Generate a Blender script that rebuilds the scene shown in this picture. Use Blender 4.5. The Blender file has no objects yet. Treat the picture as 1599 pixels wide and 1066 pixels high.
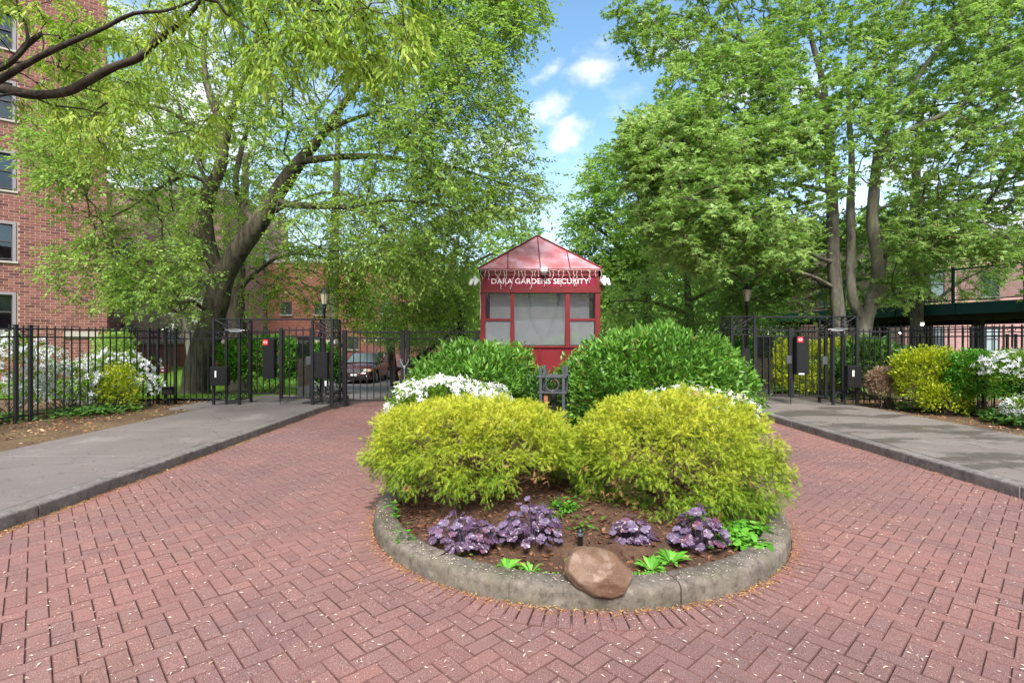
import bpy, math, random
import numpy as np
from mathutils import Vector, Matrix
random.seed(7); RNG = np.random.default_rng(11)
R = math.radians
sc = bpy.context.scene
C = sc.collection
# ------------------------------------------------------------------ camera
F, CX, CY, H = 800.0, 799.5, 533.0, 1.5
cam = bpy.data.cameras.new('camera'); camo = bpy.data.objects.new('camera', cam); C.objects.link(camo)
cam.sensor_width = 36; cam.lens = 36*F/1599; cam.clip_start = .05; cam.clip_end = 3000
camo.location = (0, 0, H); camo.rotation_euler = (R(90), 0, 0); sc.camera = camo
def at(px, py, d): return Vector(((px-CX)/F*d, d, H-(py-CY)/F*d))
# ------------------------------------------------------------------ sky, sun, exposure
SUN_EL, SUN_ROT = R(47), R(182)          # rotation measured clockwise from +Y
wd = bpy.data.worlds.new('World'); sc.world = wd; wd.use_nodes = True
nt = wd.node_tree; nt.nodes.clear()
def nn(t, **k):
    n = nt.nodes.new(t)
    for a, b in k.items(): setattr(n, a, b)
    return n
out = nn('ShaderNodeOutputWorld'); bg = nn('ShaderNodeBackground'); sky = nn('ShaderNodeTexSky')
sky.sky_type = 'NISHITA'; sky.sun_disc = False; sky.sun_elevation = SUN_EL; sky.sun_rotation = SUN_ROT
sky.air_density = 1.0; sky.dust_density = .6; sky.ozone_density = 1.5
tc = nn('ShaderNodeTexCoord')
nrm = nn('ShaderNodeVectorMath', operation='NORMALIZE'); nt.links.new(tc.outputs['Generated'], nrm.inputs[0])
def mth(op, a, b=None, c=None, clamp=False):
    n = nn('ShaderNodeMath', operation=op); n.use_clamp = clamp
    for i, v in enumerate((a, b, c)):
        if v is None: continue
        if isinstance(v, (int, float)): n.inputs[i].default_value = v
        else: nt.links.new(v, n.inputs[i])
    return n.outputs[0]
noi = nn('ShaderNodeTexNoise'); noi.inputs['Scale'].default_value = 6.5; noi.inputs['Detail'].default_value = 9; noi.inputs['Roughness'].default_value = .58
mp = nn('ShaderNodeMapping'); mp.inputs['Scale'].default_value = (1, 1, 1.6); mp.inputs['Location'].default_value = (.37, .2, .1)
nt.links.new(nrm.outputs[0], mp.inputs[0]); nt.links.new(mp.outputs[0], noi.inputs['Vector'])
n1 = noi.outputs['Fac']
nz = nn('ShaderNodeTexNoise'); nz.inputs['Scale'].default_value = 9; nz.inputs['Detail'].default_value = 6; nt.links.new(nrm.outputs[0], nz.inputs['Vector'])
nzs = nn('ShaderNodeVectorMath', operation='SUBTRACT'); nt.links.new(nz.outputs['Color'], nzs.inputs[0]); nzs.inputs[1].default_value = (.5, .5, .5)
warp = nn('ShaderNodeVectorMath', operation='MULTIPLY_ADD'); nt.links.new(nzs.outputs[0], warp.inputs[0]); warp.inputs[1].default_value = (.17, .17, .13); nt.links.new(nrm.outputs[0], warp.inputs[2])
def cloud(px, py, sx, sz, amp):
    v = Vector(((px-CX)/F, 1, (CY-py)/F)).normalized()
    s = nn('ShaderNodeVectorMath', operation='SUBTRACT'); nt.links.new(warp.outputs[0], s.inputs[0]); s.inputs[1].default_value = v
    m = nn('ShaderNodeVectorMath', operation='MULTIPLY'); nt.links.new(s.outputs[0], m.inputs[0]); m.inputs[1].default_value = (1/sx, 1/max(sx, sz), 1/sz)
    l = nn('ShaderNodeVectorMath', operation='LENGTH'); nt.links.new(m.outputs[0], l.inputs[0])
    return mth('MULTIPLY', mth('SUBTRACT', 1.0, l.outputs['Value'], clamp=True), amp)
cl = None
for a in [(912,118,.075,.050,1.15),(862,180,.085,.040,.95),(885,205,.06,.03,.9),(838,112,.05,.03,.8),(600,150,.45,.3,.45),(1400,330,.6,.4,.75),(210,260,.35,.35,1.1),(850,330,.10,.05,.6)]:
    c = cloud(*a); cl = c if cl is None else mth('MAXIMUM', cl, c)
sep = nn('ShaderNodeSeparateXYZ'); nt.links.new(nrm.outputs[0], sep.inputs[0])
horiz = mth('MULTIPLY', mth('SUBTRACT', 1.0, mth('MULTIPLY', sep.outputs['Z'], 2.6), clamp=True), .75)
# the rest of the sky (behind and overhead) is broken cloud
back = mth('MULTIPLY', mth('SUBTRACT', .75, sep.outputs['Y'], clamp=True), .75)
up = mth('MULTIPLY', mth('SUBTRACT', sep.outputs['Z'], .55, clamp=True), 1.2)
cov = mth('MAXIMUM', mth('MAXIMUM', cl, back), up)
wob = mth('MULTIPLY', mth('SUBTRACT', n1, .5), 3.4)
msk = mth('ADD', mth('MULTIPLY', cov, 1.25), wob)
mr = nn('ShaderNodeMapRange'); mr.interpolation_type = 'SMOOTHSTEP'
nt.links.new(msk, mr.inputs['Value']); mr.inputs['From Min'].default_value = .22; mr.inputs['From Max'].default_value = 1.45
msk = mth('MAXIMUM', mth('MULTIPLY', mr.outputs[0], .96), mth('MULTIPLY', horiz, .9))
mix = nn('ShaderNodeMix', data_type='RGBA')
nt.links.new(msk, mix.inputs['Factor'])
tint = nn('ShaderNodeMix', data_type='RGBA', blend_type='MULTIPLY'); tint.inputs['Factor'].default_value = 1
nt.links.new(sky.outputs[0], tint.inputs['A']); tint.inputs['B'].default_value = (.86, 1.02, 1.0, 1)
nt.links.new(tint.outputs['Result'], mix.inputs['A']); mix.inputs['B'].default_value = (4.5, 4.55, 4.6, 1)
nt.links.new(mix.outputs['Result'], bg.inputs['Color']); bg.inputs['Strength'].default_value = .15
nt.links.new(bg.outputs[0], out.inputs[0])
sl = bpy.data.lights.new('sun', 'SUN'); sl.energy = 4.2; sl.angle = R(22); sl.color = (1, .955, .89)
so = bpy.data.objects.new('sun', sl); C.objects.link(so)
sdir = Vector((math.sin(SUN_ROT)*math.cos(SUN_EL), math.cos(SUN_ROT)*math.cos(SUN_EL), math.sin(SUN_EL)))
so.rotation_euler = sdir.to_track_quat('Z', 'Y').to_euler(); so.location = (0, 0, 30)
vs = sc.view_settings; vs.view_transform = 'Standard'; vs.look = 'None'; vs.exposure = 1.05; vs.gamma = 1; vs.use_curve_mapping = False
# ------------------------------------------------------------------ materials
def newmat(name):
    m = bpy.data.materials.new(name); m.use_nodes = True; m.node_tree.nodes.clear(); return m
class NT:
    def __init__(s, m): s.t = m.node_tree
    def n(s, t, ins=None, **k):
        n = s.t.nodes.new(t)
        for a, b in k.items(): setattr(n, a, b)
        for a, b in (ins or {}).items():
            if isinstance(b, bpy.types.NodeSocket): s.t.links.new(b, n.inputs[a])
            else: n.inputs[a].default_value = b
        return n
    def pos(s): return s.n('ShaderNodeNewGeometry').outputs['Position']
    def noise(s, scale, detail=4, rough=.5, vec=None, stretch=None):
        v = vec or s.pos()
        if stretch: v = s.n('ShaderNodeMapping', {'Vector': v, 'Scale': stretch}).outputs[0]
        return s.n('ShaderNodeTexNoise', {'Vector': v, 'Scale': scale, 'Detail': detail, 'Roughness': rough}).outputs['Fac']
    def ramp(s, f, stops, interp='LINEAR'):
        r = s.n('ShaderNodeValToRGB', {'Fac': f}); cr = r.color_ramp; cr.interpolation = interp
        while len(cr.elements) < len(stops): cr.elements.new(.5)
        for e, (p, c) in zip(cr.elements, stops): e.position = p; e.color = (*c, 1) if len(c) == 3 else c
        return r.outputs[0]
    def mix(s, f, a, b, mode='MIX'):
        n = s.n('ShaderNodeMix', data_type='RGBA', blend_type=mode)
        for k, v in (('Factor', f), ('A', a), ('B', b)):
            if isinstance(v, bpy.types.NodeSocket): s.t.links.new(v, n.inputs[k])
            elif isinstance(v, tuple): n.inputs[k].default_value = (*v, 1)[:4]
            else: n.inputs[k].default_value = v
        return n.outputs['Result']
    def m(s, op, a, b=0.0):
        n = s.n('ShaderNodeMath', operation=op)
        for i, v in enumerate((a, b)):
            if isinstance(v, bpy.types.NodeSocket): s.t.links.new(v, n.inputs[i])
            else: n.inputs[i].default_value = v
        return n.outputs[0]
    def rng(s, f, a, b, c=0., d=1.):
        return s.n('ShaderNodeMapRange', {'Value': f, 'From Min': a, 'From Max': b, 'To Min': c, 'To Max': d}).outputs[0]
    def bump(s, h, st=.3, dist=.01):
        return s.n('ShaderNodeBump', {'Height': h, 'Strength': st, 'Distance': dist}).outputs[0]
    def pr(s, col, rough=.6, bump=None, metal=0., spec=.4, coat=0.):
        p = s.n('ShaderNodeBsdfPrincipled')
        for k, v in (('Base Color', col), ('Roughness', rough), ('Metallic', metal), ('Specular IOR Level', spec), ('Coat Weight', coat)):
            if isinstance(v, bpy.types.NodeSocket): s.t.links.new(v, p.inputs[k])
            elif isinstance(v, tuple): p.inputs[k].default_value = (*v, 1)[:4]
            else: p.inputs[k].default_value = v
        if bump: s.t.links.new(bump, p.inputs['Normal'])
        return p.outputs[0]
    def out(s, sh):
        o = s.n('ShaderNodeOutputMaterial'); s.t.links.new(sh, o.inputs[0])
def plain(name, col, rough=.5, var=.15, scale=20, metal=0., spec=.4, bump=.15, coat=0.):
    m = newmat(name); g = NT(m)
    f = g.noise(scale, 5, .6)
    a = tuple(c*(1-var) for c in col); b = tuple(min(1, c*(1+var)) for c in col)
    g.out(g.pr(g.ramp(f, [(.3, a), (.7, b)]), rough, g.bump(f, bump, .004), metal, spec, coat)); return m
def leafmat(name, stops, transl=.35, rough=.5, clump=.6, cscale=1.1, spec=.35, zcol=None, old=False, scatter_v=0.):
    """colour per leaf (random per island) plus larger patches of the plant's own colour"""
    m = newmat(name); g = NT(m)
    rnd = g.n('ShaderNodeNewGeometry').outputs['Random Per Island']
    big = g.rng(g.noise(cscale, 3, .6), .32, .68)
    f = g.m('ADD', g.m('MULTIPLY', rnd, 1-clump), g.m('MULTIPLY', big, clump))
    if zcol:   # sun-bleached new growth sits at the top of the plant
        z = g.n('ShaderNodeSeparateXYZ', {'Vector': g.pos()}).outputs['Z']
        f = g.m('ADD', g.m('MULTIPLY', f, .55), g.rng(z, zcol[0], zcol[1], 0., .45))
    col = g.ramp(f, stops)
    r2 = g.m('FRACT', g.m('MULTIPLY', rnd, 37.7))
    if old: col = g.mix(g.rng(r2, .965, .975, 0, .8), col, (.42, .33, .06)); col = g.mix(g.rng(r2, .985, .992, 0, .85), col, (.20, .10, .045))
    if scatter_v: col = g.mix(g.m('MULTIPLY', r2, scatter_v), col, (.02, .05, .01))
    p = g.pr(col, rough, None, 0., spec)
    t = g.n('ShaderNodeBsdfTranslucent', {'Color': g.mix(.5, col, (.9, 1., .35), 'MULTIPLY')}).outputs[0]
    g.out(g.n('ShaderNodeMixShader', {'Fac': transl, 1: p, 2: t}).outputs[0]); return m
M = {}
def paver_mat(name, per_object):
    m = newmat(name); g = NT(m)
    rnd = g.n('ShaderNodeObjectInfo').outputs['Random'] if per_object else g.n('ShaderNodeNewGeometry').outputs['Random Per Island']
    col = g.ramp(rnd, [(0, (.165, .072, .068)), (.35, (.200, .090, .080)), (.7, (.222, .100, .088)), (1, (.170, .086, .084))])
    stain = g.rng(g.noise(.45, 7, .7), .42, .60)
    col = g.mix(g.m('MULTIPLY', stain, .8), col, (.108, .066, .072))
    brn = g.rng(g.noise(.9, 5, .7, stretch=(1.3, .8, 1)), .55, .7, 0, .6); col = g.mix(brn, col, (.15, .085, .06))
    wear = g.rng(g.noise(2.6, 6, .7), .5, .75)
    col = g.mix(g.m('MULTIPLY', wear, .35), col, (.21, .135, .115))
    sp = g.noise(210, 2, .8)
    col = g.mix(g.rng(sp, .54, .64), col, (.42, .27, .24)); col = g.mix(g.rng(sp, .44, .30), col, (.10, .045, .048))
    mid = g.noise(45, 4, .6)
    col = g.mix(g.rng(mid, .55, .8, 0, .35), col, (.15, .085, .078))
    g.out(g.pr(col, g.rng(stain, 0, 1, .8, .62), g.bump(sp, .45, .004), 0., .3)); return m
M['paver'] = paver_mat('paver_field_mat', False); M['paver_o'] = paver_mat('paver_mat', True)
def joint_mat():
    m = newmat('sand_joint'); g = NT(m); f = g.noise(30, 6, .7)
    g.out(g.pr(g.ramp(f, [(.3, (.055, .035, .032)), (.6, (.10, .065, .055)), (.8, (.13, .11, .06))]), .95, g.bump(f, .5, .01))); return m
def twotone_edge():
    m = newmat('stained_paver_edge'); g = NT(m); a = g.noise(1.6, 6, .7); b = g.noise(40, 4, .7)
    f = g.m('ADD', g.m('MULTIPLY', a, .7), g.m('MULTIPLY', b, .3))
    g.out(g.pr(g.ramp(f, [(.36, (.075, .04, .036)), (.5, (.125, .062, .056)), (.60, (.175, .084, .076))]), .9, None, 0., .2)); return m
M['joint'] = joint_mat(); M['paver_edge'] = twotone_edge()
def _(): pass
def concrete(name, c1, c2, wet=0., moss=0.):
    m = newmat(name); g = NT(m)
    f = g.noise(1.1, 6, .62); fine = g.noise(60, 4, .75); sp = g.noise(230, 2, .7)
    col = g.ramp(f, [(.3, c1), (.7, c2)])
    col = g.mix(g.rng(fine, .45, .75, 0, .45), col, tuple(c*.62 for c in c1))
    col = g.mix(g.rng(sp, .6, .72, 0, .6), col, tuple(min(1, c*1.5) for c in c2))
    r = .85
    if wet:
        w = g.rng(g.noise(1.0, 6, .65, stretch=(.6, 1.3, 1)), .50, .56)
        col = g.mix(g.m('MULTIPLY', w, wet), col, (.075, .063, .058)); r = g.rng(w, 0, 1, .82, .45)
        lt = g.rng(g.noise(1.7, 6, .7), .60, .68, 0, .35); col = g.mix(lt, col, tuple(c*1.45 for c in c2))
    else:
        lt = g.rng(g.noise(.9, 6, .65), .57, .68, 0, .5); col = g.mix(lt, col, tuple(min(1, c*1.5) for c in c2))
        dk = g.rng(g.noise(14, 3, .5, stretch=(1, 1, 1)), .70, .78, 0, .5); col = g.mix(dk, col, (.06, .055, .05))
    if moss:
        md = g.noise(16, 6, .75); col = g.mix(g.rng(md, .5, .62, 0, .65), col, tuple(c*.45 for c in c1)); col = g.mix(g.rng(md, .44, .36, 0, .5), col, tuple(min(1, c*1.35) for c in c2))
        w = g.rng(g.noise(3.2, 5, .7), .5, .66, 0, moss); col = g.mix(w, col, (.085, .085, .035))
        d2 = g.rng(g.noise(5, 5, .7), .48, .7, 0, .6); col = g.mix(d2, col, tuple(c*.42 for c in c1))
    if not moss:
        wv = g.n('ShaderNodeVectorMath', {0: g.n('ShaderNodeTexNoise', {'Vector': g.pos(), 'Scale': 1.6, 'Detail': 5.}).outputs['Color'], 1: (.55, .55, .0), 2: g.pos()}, operation='MULTIPLY_ADD').outputs[0]
        vr = g.n('ShaderNodeTexVoronoi', {'Vector': wv, 'Scale': .42}, feature='DISTANCE_TO_EDGE').outputs['Distance']
        col = g.mix(g.rng(vr, .0035, .0005, 0, .75), col, (.04, .033, .03))
        bl = g.noise(9, 2, .4); col = g.mix(g.rng(bl, .74, .78, 0, .6), col, (.05, .043, .04))
    h = g.m('ADD', g.m('MULTIPLY', fine, .6), g.m('MULTIPLY', sp, .4))
    g.out(g.pr(col, r, g.bump(h, .4, .006), 0., .35)); return m
M['walk'] = concrete('pavement_concrete', (.125, .104, .101), (.170, .146, .141))
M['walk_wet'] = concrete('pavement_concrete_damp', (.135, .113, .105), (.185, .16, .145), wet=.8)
M['kerb'] = concrete('kerb_concrete', (.125, .108, .104), (.20, .175, .168), moss=.15)
M['ring'] = concrete('planter_kerb_concrete', (.10, .082, .066), (.20, .17, .14), moss=.4)
def twotone(name, stops, sc1, sc2, rough=.95, bumpst=.5, dist=.02):
    m = newmat(name); g = NT(m); a = g.noise(sc1, 6, .65); b = g.noise(sc2, 4, .7)
    f = g.m('ADD', g.m('MULTIPLY', a, .55), g.m('MULTIPLY', b, .45))
    g.out(g.pr(g.ramp(f, stops), rough, g.bump(b, bumpst, dist), 0., .15)); return m
M['asphalt'] = twotone('asphalt', [(.35, (.13, .12, .125)), (.65, (.22, .205, .21))], .6, 90, .8, .3, .005)
M['lawn'] = twotone('lawn_soil', [(.35, (.055, .10, .012)), (.5, (.10, .19, .02)), (.65, (.14, .24, .03))], .7, 30)
M['soil'] = twotone('soil', [(.35, (.055, .035, .022)), (.5, (.11, .07, .045)), (.62, (.15, .115, .05)), (.75, (.10, .10, .03))], 1.5, 25)
M['mulch'] = twotone('mulch_soil', [(.3, (.035, .02, .014)), (.5, (.08, .045, .03)), (.7, (.13, .075, .045))], 3, 40)
M['litter_dark'] = leafmat('rotting_leaf_litter', [(0, (.04, .018, .012)), (.4, (.12, .05, .028)), (.8, (.21, .09, .045)), (1, (.34, .22, .14))], .1, .7, .2)
M['litter'] = leafmat('dry_leaf_litter', [(0, (.10, .04, .02)), (.3, (.22, .095, .045)), (.6, (.34, .17, .08)), (1, (.52, .36, .22))], .1, .7, .2)
M['glass_dim'] = None
M['petal'] = leafmat('fallen_petals', [(0, (.45, .27, .22)), (.4, (.62, .48, .38)), (1, (.80, .74, .64))], .1, .7, .1)
M['debris'] = leafmat('kerb_debris', [(0, (.22, .07, .03)), (.5, (.42, .19, .07)), (.85, (.5, .36, .12)), (1, (.6, .55, .35))], .1, .7, .2)
def bark(name, c1, c2, sx=9, sz=1.6):
    m = newmat(name); g = NT(m)
    a = g.noise(3.0, 6, .7, stretch=(sx/3, sx/3, sz/3)); b = g.noise(2.2, 5, .6); c = g.noise(60, 3, .7)
    col = g.ramp(a, [(.35, c1), (.65, c2)])
    col = g.mix(g.rng(b, .5, .72, 0, .4), col, (c2[0]*.9, c2[1]*1.1, c2[2]*.6))
    col = g.mix(g.rng(c, .5, .8, 0, .3), col, tuple(x*.5 for x in c1))
    h = g.m('ADD', a, g.m('MULTIPLY', c, .25))
    g.out(g.pr(col, .9, g.bump(h, .9, .03), 0., .2)); return m
M['bark'] = bark('brown_grey_bark', (.034, .028, .020), (.155, .135, .098))
M['bark_pale'] = bark('pale_grey_bark', (.09, .08, .065), (.32, .285, .235), 5, 1.2)
M['bark_dark'] = bark('dark_bark', (.018, .014, .012), (.075, .055, .045))
M['twig'] = plain('twig', (.085, .062, .05), .9, .3)
M['deadtwig'] = plain('dead_twig', (.20, .12, .08), .9, .4)
M['iron'] = plain('black_iron', (.012, .012, .014), .45, .3, 30, spec=.45)
M['iron_grey'] = plain('weathered_iron', (.055, .058, .068), .6, .35, 40)
M['rust_wood'] = plain('stained_wood', (.26, .10, .05), .8, .25, 30)
M['red'] = plain('maroon_paint', (.145, .011, .015), .38, .16, 3, spec=.5, coat=.15)
def roofmat():
    m = newmat('maroon_roof_paint'); g = NT(m); f = g.noise(2.2, 5, .6); f2 = g.noise(28, 4, .7)
    c = g.ramp(f, [(.35, (.36, .10, .11)), (.6, (.48, .23, .26))]); c = g.mix(g.rng(f, .52, .62, 0, .55), c, (.55, .34, .42)); c = g.mix(g.rng(f2, .6, .8, 0, .4), c, (.2, .02, .02))
    g.out(g.pr(c, .35, None, 0., .5, .2)); return m
M['roofred'] = roofmat()
M['signred'] = plain('crimson_sign', (.20, .006, .028), .4, .05)
M['white'] = plain('white_lettering', (.85, .8, .8), .5, .04)
M['whiteplastic'] = plain('white_plastic', (.72, .72, .70), .4, .08)
M['wire'] = plain('pale_wire', (.62, .48, .45), .5, .1)
M['blind_backing'] = plain('white_blind_backing', (.84, .86, .84), .8, .08, 3)
M['dark'] = plain('dark_interior', (.03, .03, .032), .8, .2)
M['black'] = plain('black_box_paint', (.012, .012, .013), .35, .2)
M['silver'] = plain('brushed_silver', (.55, .55, .56), .35, .1, metal=.7)
M['stickred'] = plain('red_sticker', (.55, .02, .03), .5, .05)
M['paper'] = plain('paper_tag', (.7, .72, .75), .7, .05)
M['green'] = plain('dark_green_steel', (.008, .045, .042), .5, .2)
M['under'] = plain('deck_underside', (.03, .026, .022), .8, .3)
M['stone_sill'] = plain('limestone_sill', (.38, .34, .30), .8, .1)
M['frame_dark'] = plain('dark_window_frame', (.05, .048, .05), .5, .1)
M['frame_grey'] = plain('grey_window_surround', (.22, .20, .22), .6, .1)
M['yellow'] = plain('yellow_kerb_paint', (.6, .36, .05), .7, .15)
def glass(name, tint, g_amt, trans):
    m = newmat(name); g = NT(m)
    t = g.n('ShaderNodeBsdfTransparent', {'Color': (*trans, 1)}).outputs[0]
    gl = g.n('ShaderNodeBsdfGlossy', {'Color': (*tint, 1), 'Roughness': .015}).outputs[0]
    fr = g.n('ShaderNodeFresnel', {'IOR': 1.5}).outputs[0]
    f = g.n('ShaderNodeMath', {0: fr, 1: g_amt}, operation='ADD').outputs[0]
    g.out(g.n('ShaderNodeMixShader', {'Fac': f, 1: t, 2: gl}).outputs[0]); return m
M['glass'] = glass('window_glass', (.95, .97, 1), .15, (.99, .99, .99))
M['glass_dim'] = glass('low_reflection_window_glass', (.8, .85, .9), .03, (.6, .64, .64))  # grey-tinted panes with reduced gloss, so they mirror less sky
M['darkglass'] = glass('tinted_glass', (.9, .95, 1), .10, (.30, .34, .33))
M['mesh'] = glass('wire_mesh_panel', (.3, .35, .33), .0, (.74, .78, .76))
def brickwall(name, c1, c2, mortar, bw, bh):
    m = newmat(name); g = NT(m)
    uv = g.n('ShaderNodeTexCoord').outputs['UV']
    b = g.n('ShaderNodeTexBrick', {'Vector': uv, 'Color1': (*c1, 1), 'Color2': (*c2, 1), 'Mortar': (*mortar, 1), 'Scale': 1., 'Mortar Size': .008, 'Brick Width': bw, 'Row Height': bh, 'Mortar Smooth': .3})
    col = g.mix(g.rng(g.noise(.4, 4, .6), .4, .7, 0, .35), b.outputs['Color'], tuple(x*.8 for x in c1))
    g.out(g.pr(col, .85, g.bump(b.outputs['Fac'], -.3, .01), 0., .2)); return m
M['brick_pink'] = brickwall('pink_brick_wall', (.31, .155, .155), (.39, .21, .205), (.42, .31, .30), .24, .085)
M['brick_red'] = brickwall('red_brick_wall', (.26, .085, .065), (.36, .125, .10), (.38, .24, .21), .24, .085)
M['brick_dark'] = brickwall('dark_brick_wall', (.13, .05, .045), (.19, .075, .06), (.16, .09, .08), .24, .085)
def facebrick(name, per_object):
    m = newmat(name); g = NT(m)
    rnd = g.n('ShaderNodeObjectInfo').outputs['Random'] if per_object else g.n('ShaderNodeNewGeometry').outputs['Random Per Island']
    col = g.ramp(rnd, [(0, (.085, .035, .035)), (.25, (.145, .055, .047)), (.6, (.20, .078, .062)), (1, (.235, .10, .08))])
    f = g.noise(30, 4, .7); col = g.mix(g.rng(f, .5, .8, 0, .3), col, (.12, .05, .05))
    g.out(g.pr(col, .85, g.bump(f, .3, .004), 0., .2)); return m
M['fbrick'] = facebrick('face_brick', False); M['fbrick_o'] = facebrick('face_brick_single', True)
M['mortar'] = plain('mortar', (.36, .25, .215), .95, .12, 8)
# foliage
G_ = lambda *s: [(i/(len(s)-1), c) for i, c in enumerate(s)]
M['lf_elm'] = leafmat('elm_leaves', G_((.14, .25, .045), (.23, .38, .065), (.34, .50, .10), (.50, .62, .20)), .52, cscale=.7)
M['lf_elm2'] = leafmat('yellow_green_leaves', G_((.19, .32, .035), (.32, .48, .055), (.46, .60, .11)), .55, cscale=.8)
M['lf_hang'] = leafmat('lance_leaves', G_((.14, .25, .03), (.27, .42, .045), (.42, .54, .08), (.54, .60, .14)), .5, cscale=1.3)
M['lf_maple'] = leafmat('maple_leaves', G_((.13, .24, .055), (.23, .38, .08), (.34, .50, .14), (.52, .64, .29)), .5, cscale=.7, rough=.42)
M['lf_blossom'] = leafmat('maple_seed_bunches', G_((.24, .11, .09), (.34, .2, .14), (.34, .3, .14)), .3)
M['lf_dark'] = leafmat('dark_tree_leaves', G_((.12, .24, .045), (.21, .38, .07), (.32, .50, .10), (.44, .60, .17)), .5, cscale=.5)
M['lf_mid'] = leafmat('mid_tree_leaves', G_((.15, .28, .05), (.26, .43, .08), (.38, .54, .14)), .5, cscale=.5)
M['lf_dogwood'] = leafmat('dogwood_bracts', G_((.22, .30, .12), (.45, .48, .34), (.62, .62, .52)), .3)
M['lf_laurel'] = leafmat('laurel_leaves', G_((.045, .14, .014), (.10, .25, .025), (.175, .37, .045), (.33, .55, .11)), .28, rough=.42, clump=.4, cscale=2.5, spec=.5, old=True, scatter_v=.3)
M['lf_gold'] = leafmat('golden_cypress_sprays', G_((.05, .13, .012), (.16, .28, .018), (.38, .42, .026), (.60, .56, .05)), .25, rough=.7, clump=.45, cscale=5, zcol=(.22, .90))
M['lf_goldtan'] = leafmat('browned_cypress_sprays', G_((.30, .14, .05), (.45, .25, .10), (.5, .36, .14)), .15, clump=.3)
M['lf_azalea'] = leafmat('azalea_leaves', G_((.06, .13, .015), (.14, .26, .02), (.27, .38, .04)), .3, clump=.3)
M['petal_white'] = leafmat('white_azalea_petals', G_((.72, .73, .76), (.82, .82, .83), (.90, .90, .90)), .3, clump=.1)
M['petal_lilac'] = leafmat('pale_azalea_petals', G_((.55, .56, .66), (.72, .73, .80), (.84, .84, .88)), .3, clump=.1)
M['lf_yellow'] = leafmat('yellow_privet_leaves', G_((.14, .21, .01), (.33, .40, .015), (.52, .53, .03)), .35, clump=.4, cscale=3)
M['lf_hedge'] = leafmat('hedge_leaves', G_((.035, .13, .012), (.08, .25, .02), (.16, .36, .035)), .3, clump=.4, cscale=3, old=True, scatter_v=.2)
M['lf_ivy'] = leafmat('ivy_leaves', G_((.03, .08, .02), (.07, .17, .03), (.16, .30, .05)), .25, clump=.3)
M['lf_brown'] = leafmat('withered_twig_tips', G_((.20, .12, .08), (.32, .21, .14), (.40, .30, .20)), .2)
M['lf_heu'] = leafmat('purple_leaves', G_((.075, .04, .085), (.17, .115, .21), (.26, .20, .33)), .15, clump=.1, rough=.4)
M['lf_rosette'] = leafmat('rosette_leaves', G_((.07, .24, .02), (.14, .40, .04), (.24, .50, .08)), .3, clump=.1)
def heumat():
    m = newmat('purple_leaf_single'); g = NT(m); r = g.n('ShaderNodeObjectInfo').outputs['Random']
    c = g.ramp(r, [(0, (.035, .012, .032)), (.35, (.075, .042, .082)), (.8, (.145, .105, .175)), (1, (.11, .028, .05))])
    f = g.noise(45, 3, .6); c = g.mix(g.rng(f, .5, .7, 0, .5), c, (.09, .045, .09))
    g.out(g.pr(c, .38, g.bump(f, .4, .004), 0., .5)); return m
M['heu_leaf'] = heumat()
M['grass'] = leafmat('grass_blades', G_((.07, .15, .015), (.14, .28, .022), (.23, .38, .04)), .3, clump=.5, cscale=.8)
def rockmat():
    m = newmat('brown_boulder'); g = NT(m); a = g.noise(4, 6, .65); b = g.noise(7, 5, .7, stretch=(1, .3, 2.2)); c = g.noise(120, 2, .7)
    col = g.ramp(a, [(.3, (.105, .052, .03)), (.5, (.17, .098, .062)), (.7, (.21, .145, .11))])
    col = g.mix(g.rng(b, .52, .62, 0, .5), col, (.33, .23, .19)); col = g.mix(g.rng(b, .46, .38, 0, .5), col, (.12, .055, .035))
    g.out(g.pr(col, .48, g.bump(g.m('ADD', a, g.m('MULTIPLY', c, .35)), .6, .02), 0., .4)); return m
M['rock'] = rockmat()
# ------------------------------------------------------------------ object helpers
def tag(o, label=None, cat=None, group=None, kind=None):
    for k, v in (('label', label), ('category', cat), ('group', group), ('kind', kind)):
        if v: o[k] = v
    return o
def empty(name, loc=(0, 0, 0), rz=0, label=None, cat=None, group=None):
    o = bpy.data.objects.new(name, None); C.objects.link(o); o.location = loc; o.rotation_euler = (0, 0, rz)
    o.empty_display_size = .1
    return tag(o, label, cat, group)
def obj(name, me, mat=None, parent=None, kind=None, label=None):
    o = bpy.data.objects.new(name, me); C.objects.link(o)
    if mat is not None:
        if not me.materials: me.materials.append(mat)
    if parent is not None: o.parent = parent
    if kind: o['kind'] = kind
    if label: o['label'] = label
    return o
def link_inst(name, me, parent, loc, rot=(0, 0, 0), scale=(1, 1, 1)):
    o = bpy.data.objects.new(name, me); C.objects.link(o); o.parent = parent
    o.location = loc; o.rotation_euler = rot; o.scale = scale; return o
def copy_tree(o, parent=None):
    c = o.copy(); C.objects.link(c)
    if parent is not None: c.parent = parent
    for ch in list(o.children): copy_tree(ch, c)
    return c
def npmesh(name, V, Fc, smooth=False):
    V = np.asarray(V, np.float32); Fc = np.asarray(Fc, np.int32); k = Fc.shape[1]
    me = bpy.data.meshes.new(name); me.vertices.add(len(V)); me.vertices.foreach_set('co', V.ravel())
    me.loops.add(Fc.size); me.loops.foreach_set('vertex_index', Fc.ravel())
    me.polygons.add(len(Fc)); me.polygons.foreach_set('loop_start', np.arange(0, Fc.size, k, dtype=np.int32))
    me.polygons.foreach_set('loop_total', np.full(len(Fc), k, np.int32))
    me.polygons.foreach_set('use_smooth', np.full(len(Fc), smooth))
    me.update(calc_edges=True); return me
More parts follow.
